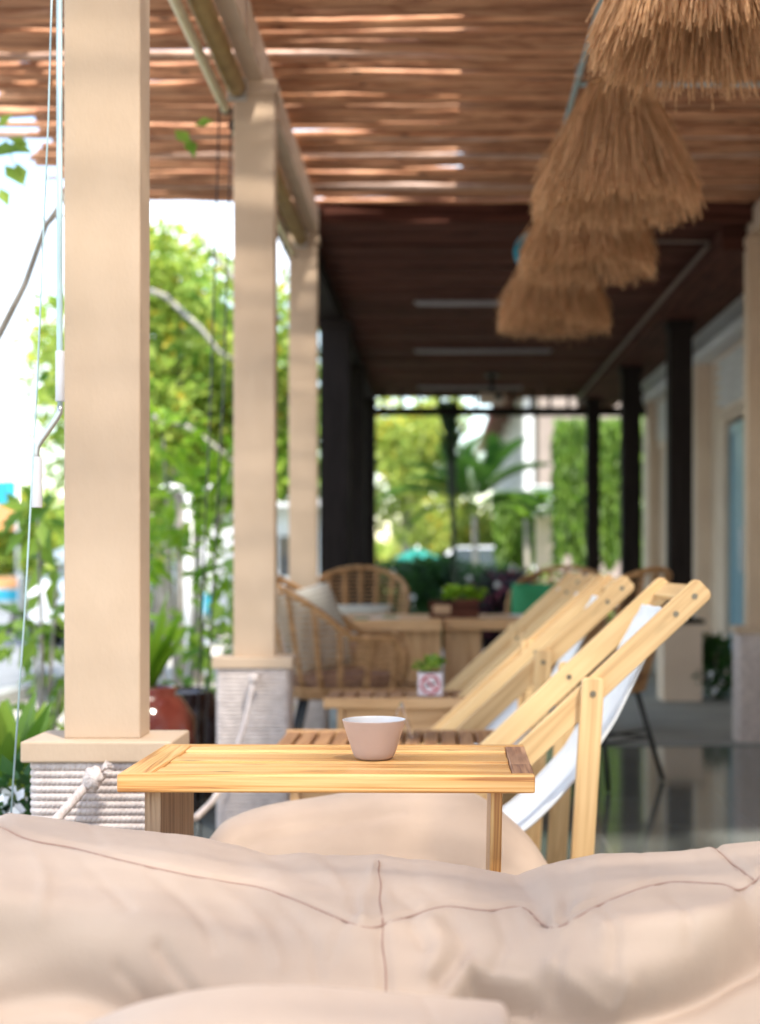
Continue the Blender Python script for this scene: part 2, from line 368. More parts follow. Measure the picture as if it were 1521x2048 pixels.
def tag(o, label, cat, group=None):
    o['label'] = label; o['category'] = cat; o['kind'] = 'thing'
    if group: o['group'] = group
    return o
def thing(name, label, cat, loc=(0, 0, 0), rz=0, group=None):
    o = bpy.data.objects.new(name, None); COL.objects.link(o); o.location = loc; o.rotation_euler = (0, 0, rz); o.empty_display_size = .1
    return tag(o, label, cat, group)
def struct(o): o['kind'] = 'structure'; return o
KIDS = {}
def copy_tree(o, parent=None):
    c = o.copy(); COL.objects.link(c)
    if parent: c.parent = parent
    for ch in list(o.children): copy_tree(ch, c)
    return c
def dup(o, label, loc, rz=None):
    c = copy_tree(o); c.location = loc
    if rz is not None: c.rotation_euler = (0, 0, rz)
    c['label'] = label
    return c

# ------------------------------------------------------------------ ground
mb = MB(); mb.box(-300, 300, -100, 400, -.40, -.16); struct(mb.build('ground', M['paving']))
mb = MB(); mb.box(-60, -3.6, -60, 120, -.156, -.150); struct(mb.build('road', M['asphalt']))
mb = MB(); mb.box(-3.6, -3.45, -60, 120, -.16, -.04); struct(mb.build('kerb', M['concrete']))
mb = MB(); mb.box(-1.02, 3.2, -2.0, 7.8, -.158, 0); struct(mb.build('veranda_floor', M['tile']))
mb = MB(); mb.box(-1.02, 3.2, 7.8, 16.2, -.158, .012); struct(mb.build('terrace_floor', M['concrete']))
mb = MB(); mb.box(-2.6, 1.6, 17.6, 60, -.156, -.10); struct(mb.build('lawn', M['grassland']))

# ------------------------------------------------------------------ tan columns with rope wrapped bases
def rope_ring_mb(w, d, z, r=.0095, step=.012):
    c = .016; pts = []
    x, y = w / 2, d / 2
    per = [(-x + c, -y), (x - c, -y)], [(x, -y + c), (x, y - c)], [(x - c, y), (-x + c, y)], [(-x, y - c), (-x, -y + c)]
    P = []
    for k, (a, b) in enumerate(per):
        n = int(math.dist(a, b) / step)
        for q in range(n): P.append((a[0] + (b[0] - a[0]) * q / n, a[1] + (b[1] - a[1]) * q / n, z))
        nx = per[(k + 1) % 4][0]
        cx, cy = ((x - c, -y + c), (x - c, y - c), (-x + c, y - c), (-x + c, -y + c))[k]
        a0 = -math.pi / 2 + k * math.pi / 2
        for q in range(6): P.append((cx + c * math.cos(a0 + q / 6 * math.pi / 2), cy + c * math.sin(a0 + q / 6 * math.pi / 2), z))
    return P
def tan_column(label, loc, top, ped_top, detail=False):
    t = thing('tan_column', label, 'column', loc, 0, 'tan veranda columns on rope wrapped bases')
    m = MB(); m.box(-.0765, .0765, -.05, .05, ped_top + .041, top - .047); m.build('post', M['tan'], t, .004)
    m = MB(); m.box(-.088, .088, -.066, .066, top - .05, top - .002); m.build('capital', M['tan'], t, .003)
    m = MB(); m.box(-.150, .150, -.098, .098, ped_top, ped_top + .042, 'x'); m.build('cap_slab', M['tan'], t, .004)
    m = MB(); m.box(-.122, .122, -.07, .07, .002, ped_top - .002); m.build('base_core', M['rope'], t)
    m = MB(); z = .012; k = 0
    while z < ped_top - .006:
        fine = detail and z > .30
        P = rope_ring_mb(.26, .166, z + rng.uniform(-.0008, .0008), step=.002 if fine else .012)
        k += 1
        # twisted three strand rope: lobed section that turns along the path
        if fine: m.tube(P, .0080, 12, False, twist=210, lobes=3, lobe_amp=.13, closed=True)
        else: m.tube(P, .0078, 10, False, closed=True)
        z += .0150
    m.build('rope_wrap', M['rope'], t)
    return t
col1 = tan_column('nearest tan square column, large at the left, its rope wrapped base behind the slatted table', (-.672, 2.90, 0), 2.80, .605, True)
col2 = tan_column('middle tan column of the left row, a rope hanging from its base', (-.685, 5.36, 0), 2.80, .607)
col3 = tan_column('farthest tan square column of the left row beside the dark wooden column', (-.735, 7.82, 0), 2.80, .607)
col4 = dup(col3, 'tan column cut by the right picture edge beside the blue door', (1.79, 7.90, 0))

# knots and hanging barrier ropes
def catenary(a, b, sag, n=40):
    a, b = Vector(a), Vector(b)
    return [a.lerp(b, i / n) - Vector((0, 0, 4 * sag * (i / n) * (1 - i / n))) for i in range(n + 1)]
def barrier_rope(label, knot, path):
    t = thing('barrier_rope', label, 'rope', knot, 0, 'barrier ropes tied between the column bases')
    k = Vector(knot)
    m = MB(); PP = [Vector(p) - k for p in path]; QQ = []
    for a_, b_ in zip(PP[:-1], PP[1:]):
        q_ = max(2, int((b_ - a_).length / .003)); QQ += [a_.lerp(b_, i_ / q_) for i_ in range(q_)]
    m.tube(QQ, .0088, 12, True, twist=170, lobes=3, lobe_amp=.16); m.build('rope', M['rope'], t)
    m = MB()
    for q in range(6):
        ax = Vector((math.cos(q * 1.9), .55 * math.sin(q * 2.3), math.sin(q * 1.1 + .4))).normalized(); u_ = ax.orthogonal().normalized(); v_ = ax.cross(u_); rr = .0135 + .0012 * (q % 3)
        m.tube([Vector((0, -.004, 0)) + ax * (.004 * ((q % 3) - 1)) + u_ * rr * math.cos(a / 30 * 6.2832) + v_ * rr * math.sin(a / 30 * 6.2832) for a in range(30)], .0082, 9, False, closed=True)
    m.build('knot', M['rope'], t)
    m = MB()
    for q in range(14):
        d = Vector((rng.uniform(.2, 1), rng.uniform(-.6, .1), rng.uniform(-.1, 1))).normalized()
        m.tube([Vector((.010, 0, .010)), Vector((.016, -.004, .014)) + d * .012, Vector((.018, -.004, .014)) + d * .022], [.003, .0025, .0008], 5)
    m.build('frayed_end', M['rope'], t)
    return t
k1 = W(190, 1556, 2.775)
barrier_rope('thick cream rope with a big knot tied to the nearest rope wrapped base', k1,
             [k1 + Vector((0, 0, 0)), k1 + Vector((-.02, -.012, -.02)), W(120, 1632, 2.70), W(40, 1720, 2.4), W(-80, 1860, 2.0)])
k2 = W(508, 1358, 5.235)
barrier_rope('cream rope hanging in a long curve from the middle column base', k2,
             [k2, k2 + Vector((-.003, -.02, -.03)), W(492, 1440, 5.16), W(472, 1505, 5.0), W(452, 1560, 4.7), W(425, 1604, 4.3), W(392, 1636, 3.9), W(350, 1640, 3.5), W(330, 1615, 3.2), W(300, 1560, 3.03)])

# ------------------------------------------------------------------ beams and pole roof
m = MB(); m.box(-.718, -.648, -2.5, 7.79, 2.80, 2.94, 'y'); tag(m.build('roof_beam', M['tan'], None, .004), 'slim tan beam running over the tan columns under the pole roof', 'beam')
m = MB(); m.box(1.72, 1.82, 1.2, 7.95, 2.802, 2.94, 'y'); tag(m.build('roof_beam', M['tan'], None, .004), 'tan beam over the column at the right picture edge', 'beam')

t = thing('pole_roof', 'open roof of brown debarked wooden poles laid side by side over the veranda', 'pole roof', (0, 0, 2.945))
def pole_mb(m, y, sparse=False):
    xl = -1.90 + rng.uniform(-.16, .16); xr = 1.95 + rng.uniform(-.1, .1)
    n = 40; r0 = rng.uniform(.0115, .0215); pts = []; rad = []
    ph = [rng.uniform(0, 6.28) for _ in range(6)]; amp = rng.uniform(.004, .011); tilt = rng.uniform(-.014, .014)
    tip = rng.uniform(.72, .98); flip = rng.random() < .5
    for i in range(n):
        f = i / (n - 1); x = xl + (xr - xl) * f
        yy = y + tilt * (f - .5) + amp * math.sin(x * 1.9 + ph[0]) + amp * .8 * math.sin(x * 4.7 + ph[1]) + .0032 * math.sin(x * 9.5 + ph[2]) + .0018 * math.sin(x * 19 + ph[5])
        zz = .022 + .006 * math.sin(x * 2.3 + ph[3]) + rng.uniform(-.001, .001) + zoff
        k = (tip + (1 - tip) * f) if flip else (1 - (1 - tip) * f)
        pts.append((x, yy, zz)); rad.append(r0 * k * (1 + .10 * math.sin(x * 6.1 + ph[4]) + .06 * math.sin(x * 15 + ph[5])))
    m.tube(pts, rad, 9)
y = 7.74; cnt = 0
while y > 4.55:
    zoff = rng.uniform(0, .022); mm_ = MB(); pole_mb(mm_, y); o = mm_.build('pole', M['pole_pale'] if cnt in (9, 23, 31, 52, 60) else M['pole'], t); cnt += 1
    y -= rng.uniform(.031, .041) + (.006 if rng.random() < .25 else 0)
mm_ = MB()
while y > -2.5:
    zoff = rng.uniform(0, .012); pole_mb(mm_, y); y -= rng.uniform(.046, .058) if y > 1.0 else rng.uniform(.041, .050)  # unseen near poles, gaps shaped to let soft sun onto the front
o = mm_.build('poles', M['pole'], t); o['kind'] = 'stuff'
for xx in (-1.6, .85): m = MB(); m.box(xx - .03, xx + .03, -2.5, 7.7, .055, .095, 'y'); m.build('cross_batten', M['pole'], t)
m = MB(); m.box(.13, 2.9, 3.8, 7.72, 3.06, 3.09, 'y'); tag(m.build('roof_sheet', M['roof_sheet'], None), 'brown roof sheet lying above the poles on the building side', 'roof sheet')

# conduit and hanging pipes
t = thing('conduit_pipe', 'grey green metal pipe under the poles that carries the straw lamps', 'pipe', (.555, 3.0, 2.905))
m = MB(); m.tube([(0, -2.6, 0), (0, 3.9, 0)], .011, 10); m.build('main_pipe', M['pale_green_metal'], t)
m = MB(); m.tube([(0.0, 2.70, .012), (1.2, 2.70, .012)], .010, 10); m.build('cross_pipe', M['pale_green_metal'], t)
for yy in (-1, .3, 1.65, 2.55, 3.4): m = MB(); m.tube([(0, yy - .02, 0), (0, yy + .02, 0)], .016, 10); m.box(-.016, .016, yy - .008, yy + .008, .0, .035); m.build('pipe_clip', M['steel'], t)

# roller blinds along the beam
def blind(label, y0, y1):
    ln = y1 - y0
    t = thing('roller_blind', label, 'roller blind', (-.755, y0, 2.72), 0, 'rolled up blinds along the tan beam')
    m = MB(); m.tube([(0.015, .05, .03), (0.015, ln * .5, .028), (0.015, ln - .05, .03)], .036, 20); m.build('fabric_roll', M['olive_pvc'], t)
    m = MB(); m.tube([(-.027, .03, -.045), (-.027, ln - .03, -.045)], .017, 16); m.build('bottom_bar', M['cream_metal'], t)
    m = MB(); m.tube([(-.027, .01, -.045), (-.027, .032, -.045)], .019, 16); m.build('end_cap', M['black_metal'], t); m = MB(); m.tube([(-.027, ln - .032, -.045), (-.027, ln - .01, -.045)], .019, 16); m.build('end_cap', M['black_metal'], t)
    for yy in (.02, ln - .02): m = MB(); m.box(-.02, .05, yy - .012, yy + .012, -.01, .07); m.tube([(.015, yy - .02, .03), (.015, yy + .02, .03)], .024, 14); m.build('bracket', M['steel'], t, .002)
    m = MB(); m.board((-.036, .06, -.03), (-.036, ln - .06, -.03), .004, .055); m.build('skirt', M['olive_pvc'], t)
    return t
b1 = blind('rolled olive blind between the nearest and the middle tan columns', 2.98, 5.28)
b2 = blind('rolled olive blind between the middle and the farthest tan columns', 5.44, 7.74)

# crank rod and cords
t = thing('blind_crank', 'grey green crank rod with white grips beside the nearest column', 'crank', (-.730, 2.80, 1.2))
P = lambda px, py: W(px, py, 2.80) - Vector((-.730, 2.80, 1.2))
m = MB(); m.tube([P(119, -300), P(120, 700), P(121, 818)], [.0062, .0062, .0052], 12); m.build('rod', M['pale_green_metal'], t)
m = MB(); m.tube([P(120.5, 702), P(120.5, 803)], .0088, 16); m.build('upper_grip', M['white_plastic'], t, .001)
m = MB(); m.tube([P(121, 812), P(120, 825), P(113, 838), P(84, 879), P(76, 892), P(73.5, 905), P(73.5, 930)], .0062, 12); m.build('bent_arm', M['steel'], t)
m = MB(); m.tube([P(73.5, 914), P(73.5, 1015)], .0112, 20); m.build('lower_grip', M['white_plastic'], t, .001)
m = MB(); a, b = W(112, -300, 2.74), W(22, 1640, 2.74); mid = a.lerp(b, .55) + Vector((.012, 0, 0))
m.tube([a, a.lerp(mid, .5) + Vector((.004, 0, 0)), mid, mid.lerp(b, .5) + Vector((.003, 0, 0)), b], .0019, 8)
tag(m.build('guide_cord', M['pale_green_metal'], None), 'thin wire hanging outside the nearest column past the crank', 'cord', 'blind guide cords')
for k, (dx, lab) in enumerate(((0, 'left wire of the pair hanging in front of the tree between two columns'), (.045, 'right wire of the pair hanging in front of the tree between two columns'))):
    m = MB(); m.tube([(-.79 + dx, 5.16, 2.66), (-.815 + dx, 5.12, 1.6), (-.87 + dx * .6, 5.05, .0)], .0032, 8)
    tag(m.build('guide_cord', M['black_metal'], None), lab, 'cord', 'blind guide cords')

# ------------------------------------------------------------------ dark veranda beyond
t = thing('plank_ceiling', 'dark brown ceiling of narrow boards over the far veranda', 'ceiling', (0, 7.78, 2.86))
m = MB(); y = 0.0
while y < 8.3:
    h = rng.uniform(0, .016); m.box(-.92, 1.97, y + .006, y + .069, h, .03 + h, 'x'); y += .075
m.build('board', M['darkwood'], t)
m = MB(); m.box(-.92, 2.5, .0, 8.5, .05, .12, 'y'); m.build('roof_deck', M['darkwood'], t)
m = MB(); m.box(-.62, 2.32, -.028, -.002, -.004, .13, 'x'); m.build('fascia', M['darkwood'], t)
m = MB(); m.box(-.86, -.70, 8.0, 16.15, 2.74, 2.856, 'y'); tag(m.build('dark_beam', M['blackwood'], None, .004), 'dark beam along the left edge of the board ceiling', 'beam')
t = thing('wall_beam', 'dark brown beam with a pale conduit along the right edge of the ceiling', 'beam', (1.68, 7.9, 2.735))
m = MB(); m.box(-.10, .30, 0, 8.2, 0, .121, 'y'); m.build('beam', M['darkwood'], t, .003)
m = MB(); m.tube([(-.118, .3, .09), (-.118, 8.1, .09)], .013, 10); m.tube([(-.118, .3, .09), (-.118, .3, .115), (-.45, .3, .115)], .008, 10); m.build('conduit', M['dull_brown'], t)
def dark_column(name, label, x, y, w, d, ped, mat, group):
    t = thing(name, label, 'column', (x, y, 0), 0, group)
    m = MB(); m.box(-w / 2, w / 2, -d / 2, d / 2, ped + .03 if ped else .014, 2.70); m.build('post', mat, t, .004)
    m = MB(); m.box(-w / 2 - .015, w / 2 + .015, -d / 2 - .015, d / 2 + .015, 2.675, 2.732); m.build('capital', mat, t, .004)
    if ped:
        m = MB(); m.box(-.14, .14, -.14, .14, .013, ped); m.build('pedestal', M['wall_cream'], t, .004)
        m = MB(); m.box(-.155, .155, -.155, .155, ped, ped + .03); m.build('pedestal_cap', mat, t, .003)
    return t
G1 = 'dark wooden columns on the garden side'; G2 = 'slim black columns on the building side'
dark_column('dark_column', 'broad dark column nearest on the garden side behind the rattan chairs', -.735, 10.25, .21, .2, 0, M['blackwood'], G1)
dark_column('dark_column', 'second dark column half hidden behind the nearest broad one', -.76, 12.65, .23, .2, 0, M['blackwood'], G1)
dark_column('dark_column', 'last dark column of the garden side, peeping out beside the hedge', -.77, 15.1, .23, .2, 0, M['blackwood'], G1)
dark_column('black_column', 'black column on a cream pedestal near the blue door', 1.745, 10.25, .165, .165, .565, M['blackwood'], G2)
dark_column('black_column', 'slim black column second from the blue door', 1.72, 12.65, .165, .165, .565, M['blackwood'], G2)
dark_column('black_column', 'farthest slim black column in front of the green vines', 1.655, 15.1, .14, .14, .565, M['blackwood'], G2)
t = thing('end_beam', 'dark crossbeam with small open slots closing the far end of the veranda', 'beam', (0, 15.35, 2.585))
m = MB(); m.box(-.9, 2.3, -.05, .05, 0, .085, 'x'); m.build('beam', M['blackwood'], t, .003)
for k in range(16): m = MB(); m.box(-.8 + k * .2, -.77 + k * .2, -.02, .02, .085, .27); m.build('slot_bar', M['blackwood'], t)

# ceiling fixtures
def batten(label, x0, x1, Y):
    t = thing('batten_lamp', label, 'lamp', ((x0 + x1) / 2, Y, 2.858), 0, 'unlit tube lamps under the dark ceiling'); h = (x1 - x0) / 2
    m = MB(); m.box(-h, h, -.018, .018, -.018, 0, 'x'); m.build('housing', M['dull_tube'], t, .003)
    m = MB(); m.tube([(-h + .02, 0, -.026), (h - .02, 0, -.026)], .008, 12); m.build('tube', M['dull_tube'], t)
batten('pale unlit tube lamp nearest, partly behind the straw lamps', -.165, 1.02, 10.1)
batten('pale unlit tube lamp second along, below the lowest straw lamp', -.2, 1.0, 12.4)
batten('pale unlit tube lamp farthest, behind the projector', -.21, .9, 15.0)
t = thing('projector', 'small white projector hanging from the dark ceiling on a rod', 'projector', (.535, 14.0, 2.857))
m = MB(); m.tube([(0, 0, 0), (0, 0, -.20)], .025, 12); m.box(-.06, .06, -.06, .06, -.02, 0); m.build('rod', M['black_metal'], t)
m = MB(); m.box(-.125, .125, -.13, .13, -.29, -.205, 'x'); m.build('body', M['wall_cream'], t, .015)
m = MB(); m.tube([(.06, -.128, -.245), (.06, -.16, -.245)], .034, 16); m.build('lens', M['glass_dark'], t)
t = thing('ceiling_fan', 'teal ringed fan hanging half hidden behind the straw lamps', 'fan', (.545, 8.05, 2.857))
m = MB(); m.tube([(.1, 0, 0), (.1, 0, -.09), (.03, 0, -.118)], .014, 10); m.build('stem', M['black_metal'], t)
m = MB()
for r_ in (.102, .07): m.tube([(r_ * math.cos(a / 32 * 6.283), -.09, -.118 + r_ * math.sin(a / 32 * 6.283)) for a in range(32)], .015 if r_ > .08 else .004, 8, closed=True)
for q in range(16):
    a = q / 16 * 6.283; m.tube([(.03 * math.cos(a), -.1, -.118 + .03 * math.sin(a)), (.102 * math.cos(a), -.09, -.118 + .102 * math.sin(a))], .002, 5)
m.build('guard', M['cyan'], t)
m = MB(); m.ball((0, -.03, -.118), .035, .05, .035); m.build('motor', M['cyan'], t)
m = MB()
for q in range(3):
    a = q * 2.094; d = Vector((math.cos(a), 0, math.sin(a))); e = Vector((-math.sin(a), .5, math.cos(a)))
    c0 = Vector((0, -.07, -.118)); m.grid([[c0 + d * r_ + e * s_ * (.02 + r_ * .25) for s_ in (-1, 0, 1)] for r_ in (.03, .045, .065, .085)])
m.build('blade', M['glass_dark'], t)
m = MB(); m.lathe([(0.001, -.285), (.03, -.28), (.032, -.232), (.001, -.225)], 16, (.02, -.04, 0)); m.build('switch_box', M['paper'], t)
# ------------------------------------------------------------------ straw pendant lamps
def make_lamp(label, loc):
    t = thing('straw_lamp', label, 'pendant lamp', loc, 0, 'straw fringe pendant lamps in a row')
    m = MB(); m.lathe([(.03, .44), (.07, .435), (.094, .42), (.100, .405)], 32); m.build('straw_cap', M['straw'], t)
    m = MB()
    rl = random.Random(11)
    for q in range(3700):
        a = rl.uniform(0, 2 * math.pi); lay = rl.random()
        clump = math.sin(a * 9 + 1.3) * .5 + math.sin(a * 23 + .4) * .5
        fr = 1.0 - .62 * (lay ** 2.2)                      # outer skin first, the rest fill the bundle
        rb = .272 * fr + rl.uniform(-.016, .016); zb = .022 + .016 * clump + rl.uniform(-.034, .034) + .05 * (1 - fr) + (.09 * rl.random() if rl.random() < .25 else 0) - (.05 * rl.random() if rl.random() < .12 else 0)
        ab = a + .012 * math.sin(a * 37 + .4) + rl.gauss(0, .11)
        rt = (.090 + rl.uniform(-.012, .006)) * (.35 + .65 * fr); zt = .412 + rl.uniform(-.02, .02); bend = rl.gauss(0, .006)
        pts = []
        for i in range(6):
            f = i / 5; ang = a + (ab - a) * f
            rr = rt + (rb - rt) * (f ** .98) + bend * math.sin(f * 5); z = zt + (zb - zt) * f + .010 * math.sin(f * math.pi)
            pts.append((rr * math.cos(ang), rr * math.sin(ang), z))
        m.tube(pts, [.0015, .0015, .0014, .0014, .0013, .0010], 4, False)
    m.build('straw_fringe', M['strand'], t, smooth=True)
    m = MB(); m.tube([(0, 0, .43), (0, 0, .74)], .006, 8); m.build('cord', M['black_metal'], t)
    m = MB(); m.lathe([(.001, .22), (.03, .23), (.038, .26), (.028, .30), (.016, .33), (.016, .37)], 20); m.build('bulb', M['glaze'], t)
    return t
lamp = make_lamp('straw lamp nearest, cut by the top right corner', (.635, 3.36, 2.185))
dup(lamp, 'large straw lamp second from the top right corner', (.590, 4.68, 2.150), 1.1)
dup(lamp, 'straw lamp third along, squeezed between two others', (.60, 5.70, 2.155), 2.5)
dup(lamp, 'straw lamp lowest in the row, farthest from the corner', (.570, 6.95, 2.140), 4.0)

# ------------------------------------------------------------------ bean bags
def poly_dist(px, py, poly):
    d = np.full(px.shape, 1e9)
    for (x0, y0), (x1, y1) in zip(poly[:-1], poly[1:]):
        vx, vy = x1 - x0, y1 - y0; L2 = vx * vx + vy * vy + 1e-9
        tt = np.clip(((px - x0) * vx + (py - y0) * vy) / L2, 0, 1)
        d = np.minimum(d, np.hypot(px - (x0 + tt * vx), py - (y0 + tt * vy)))
    return d
def smooth_poly(poly, n=8):
    P = []
    q = [poly[0]] + list(poly) + [poly[-1]]
    for i in range(1, len(q) - 2):
        p0, p1, p2, p3 = [np.array(v, float) for v in q[i - 1:i + 3]]
        for k in range(n):
            s_ = k / n
            P.append(tuple(.5 * ((2 * p1) + (-p0 + p2) * s_ + (2 * p0 - 5 * p1 + 4 * p2 - p3) * s_ ** 2 + (-p0 + 3 * p1 - 3 * p2 + p3) * s_ ** 3)))
    P.append(poly[-1]); return P
def vnoise(x, y, seed):
    r_ = np.random.RandomState(seed); o = np.zeros_like(x)
    for k in range(7):
        fx, fy = r_.uniform(-1, 1, 2) * (2 + k * 2.2); o += np.sin(fx * x * 6 + fy * y * 6 + r_.uniform(0, 6.28)) / (1 + k * .9)
    return o
def bean_bag(name, label, x0, x1, hx, yc, half, pw, folds, seams, nx=300, ny=170, ex=3.0, seed=1, amp=.004, yshift=None, cw=.9, steps=()):
    """Cloth bag: hx = [(X, top height)], profile round in Y, folds = [(polyline in photo pixels, width, depth)]."""
    u = np.linspace(-1, 1, nx); u = np.sign(u) * (1 - (1 - np.abs(u)) ** 1.6)
    X = (x0 + x1) / 2 + (x1 - x0) / 2 * u
    H = np.interp(X, [p[0] for p in hx], [p[1] for p in hx])
    for _ in range(9): H[1:-1] = (H[:-2] + H[1:-1] * 2 + H[2:]) / 4
    end = np.clip(1 - np.abs(u) ** ex, 0, 1) ** (1 / 2.2); end[0] = end[-1] = .02
    th = np.linspace(0, math.pi, ny)
    YS = np.interp(X, *zip(*yshift)) if yshift else np.zeros_like(X)
    TH, E = np.meshgrid(th, end, indexing='ij')
    HH = np.tile(H, (ny, 1)); XX = np.tile(X, (ny, 1))
    c = np.cos(TH); s_ = np.sin(TH)
    YY = yc + np.tile(YS, (ny, 1)) - half * np.sign(c) * np.abs(c) ** cw * E
    ZZ = .002 + HH * np.clip(s_, 0, 1) ** pw * (.25 + .75 * E)
    XX = XX - (XX - (x0 + x1) / 2) * .10 * (1 - s_)
    # normals by finite differences
    def normals(A, B, C):
        du = np.stack([np.gradient(q, axis=1) for q in (A, B, C)], -1); dv = np.stack([np.gradient(q, axis=0) for q in (A, B, C)], -1)
        nn = np.cross(du, dv); nn /= np.linalg.norm(nn, axis=-1, keepdims=True) + 1e-12
        return nn
    N = normals(XX, YY, ZZ)
    if N[ny // 2, nx // 2, 2] < 0: N = -N
    PX = VX + XX * FPX / YY; PY = VY - (ZZ - EYE) * FPX / YY
    D = amp * vnoise(XX, YY + ZZ, seed)
    for poly, wd, dp in folds:
        d = poly_dist(PX, PY, smooth_poly(poly, 6)); D += .95 * dp * np.exp(-(d / (wd * .72)) ** 2)
    D *= 1 - .72 / (1 + np.exp(-(TH - 1.22) / .07))
    for line, wd, dp in steps:
        xs, ys = zip(*line); yl = np.interp(PX, xs, ys); k = 1 / (1 + np.exp(-np.clip((PY - yl) / wd, -30, 30)))
        fade = np.clip((PX - xs[0]) / 70, 0, 1) * np.clip((xs[-1] - PX) / 70, 0, 1); D -= dp * k * fade * (np.sin(TH) > .12) * (TH < 1.9)
    for poly in seams:
        d = poly_dist(PX, PY, smooth_poly(poly, 6)); D += -.0036 * np.exp(-(d / 5.0) ** 2) + .0035 * np.exp(-(d / 34.0) ** 2)
    D *= np.clip(E * 1.5, 0, 1)
    XX = XX + N[..., 0] * D; YY = YY + N[..., 1] * D; ZZ = ZZ + N[..., 2] * D
    ZZ = np.maximum(ZZ, .002)
    m = MB(); base = Vector(((x0 + x1) / 2, yc, 0))
    t = thing(name, label, 'bean bag', base, 0, 'beige bean bags')
    m.grid([[Vector((XX[a, b], YY[a, b], ZZ[a, b])) - base for b in range(nx)] for a in range(ny)])
    m.build('cover', M['leather'], t)
    # seam threads lie in the grooves
    PX = VX + XX * FPX / YY; PY = VY - (ZZ - EYE) * FPX / YY
    front = np.zeros_like(PX, bool); front[: int(ny * .60)] = True
    for poly in seams:
        pts = []
        for (a, b) in smooth_poly(poly, 14):
            q = np.where(front, (PX - a) ** 2 + (PY - b) ** 2, 1e12); i, j = np.unravel_index(np.argmin(q), q.shape)
            w_ = q < max(q[i, j] * 4, 14.0)
            if q[i, j] > 120: continue
            ww = 1 / (q[w_] + 1.0); p = Vector((float((XX[w_] * ww).sum() / ww.sum()), float((YY[w_] * ww).sum() / ww.sum()), float((ZZ[w_] * ww).sum() / ww.sum())))
            p += Vector(N[i, j]) * .0003 - base
            if not pts or (p - pts[-1]).length > .004: pts.append(p)
        for _ in range(4): pts = pts[:1] + [(a_ + b_ * 2 + c_) / 4 for a_, b_, c_ in zip(pts[:-2], pts[1:-1], pts[2:])] + pts[-1:] if len(pts) > 2 else pts
        if len(pts) > 2:
            m = MB(); m.tube(pts, .0012, 6); m.build('seam', M['seam'], t)
    return t
def ridge(pts, Y): return [((px - VX) * Y / FPX, EYE - (py - VY) * Y / FPX) for px, py in pts]
main_seam = [(-60, 1640), (0, 1655), (60, 1680), (150, 1697), (260, 1725), (420, 1760), (520, 1775), (600, 1805), (725, 1856), (765, 1850), (830, 1830), (890, 1813), (970, 1823), (1045, 1815), (1090, 1853), (1125, 1853), (1200, 1810), (1320, 1767), (1440, 1768), (1485, 1780), (1540, 1735)]
folds1 = [
    ([(1000, 1975), (1120, 1985), (1260, 1985), (1380, 1945), (1470, 1880), (1560, 1800)], 55, -0.0300),
    ([(960, 1945), (1010, 1965), (1060, 1975)], 16, -0.0170), ([(940, 1925), (985, 1938), (1050, 1950)], 14, 0.0102),
    ([(1100, 1930), (1220, 1990), (1260, 1960)], 20, 0.0102),
    ([(900, 1840), (930, 1880), (915, 1920), (880, 1960)], 20, -0.0102), ([(860, 1850), (880, 1890), (860, 1940)], 22, 0.0085),
    ([(320, 1895), (350, 1930), (390, 1975)], 18, -0.0076), ([(235, 1920), (270, 1955), (300, 1995)], 18, -0.0068),
    ([(760, 1720), (730, 1790), (725, 1850)], 14, 0.0102), ([(765, 1725), (790, 1790), (830, 1820)], 14, -0.0068),
    ([(540, 1712), (600, 1745), (640, 1760)], 18, -0.0102), ([(600, 1715), (660, 1740), (700, 1790)], 20, 0.0085), ([(480, 1700), (560, 1760)], 22, 0.0068),
    ([(650, 1715), (690, 1760), (715, 1830)], 12, -0.0085),
    ([(1035, 1755), (1060, 1790), (1090, 1845)], 18, -0.0170), ([(1090, 1745), (1110, 1800), (1115, 1850)], 18, 0.0119), ([(1150, 1730), (1140, 1790), (1130, 1850)], 16, -0.0085),
    ([(1200, 1720), (1180, 1790), (1140, 1860), (1130, 1920)], 22, 0.0085), ([(1140, 1870), (1120, 1930), (1100, 1960)], 16, -0.0068),
    ([(1430, 1690), (1470, 1730), (1510, 1765)], 12, -0.0102), ([(1485, 1780), (1521, 1830)], 22, -0.0102),
    ([(0, 1800), (160, 1830), (330, 1850), (480, 1900)], 70, 0.0136), ([(1220, 1860), (1330, 1850), (1460, 1830)], 45, 0.0170),
    ([(760, 1860), (772, 1980)], 20, -0.0068), ([(600, 1870), (700, 1890)], 50, 0.0085),
    ([(130, 1690), (200, 1760), (260, 1830)], 16, -.004), ([(60, 1690), (90, 1760), (80, 1840)], 20, .004), ([(300, 1745), (380, 1820), (430, 1900)], 18, -.005), ([(420, 1765), (520, 1850), (560, 1930)], 24, .006),
    ([(560, 1800), (620, 1880), (640, 1960)], 16, -.005), ([(690, 1850), (660, 1920)], 12, -.004), ([(820, 1840), (850, 1900)], 12, -.005), ([(985, 1825), (1010, 1880), (990, 1930)], 14, -.006), ([(1040, 1820), (1060, 1880)], 12, .005),
    ([(1200, 1815), (1230, 1870), (1225, 1930)], 14, -.006), ([(1320, 1770), (1370, 1830), (1380, 1880)], 18, -.005), ([(1280, 1705), (1300, 1740), (1290, 1768)], 12, -.004), ([(1380, 1695), (1400, 1740)], 12, .004), ([(180, 1655), (200, 1690)], 14, -.004), ([(330, 1672), (370, 1720)], 14, -.004),
    ([(820, 1722), (840, 1770), (880, 1810)], 12, -.005), ([(930, 1735), (930, 1790)], 14, .004), ([(-40, 1990), (120, 1960), (260, 2000), (420, 2040)], 60, -.02),
]
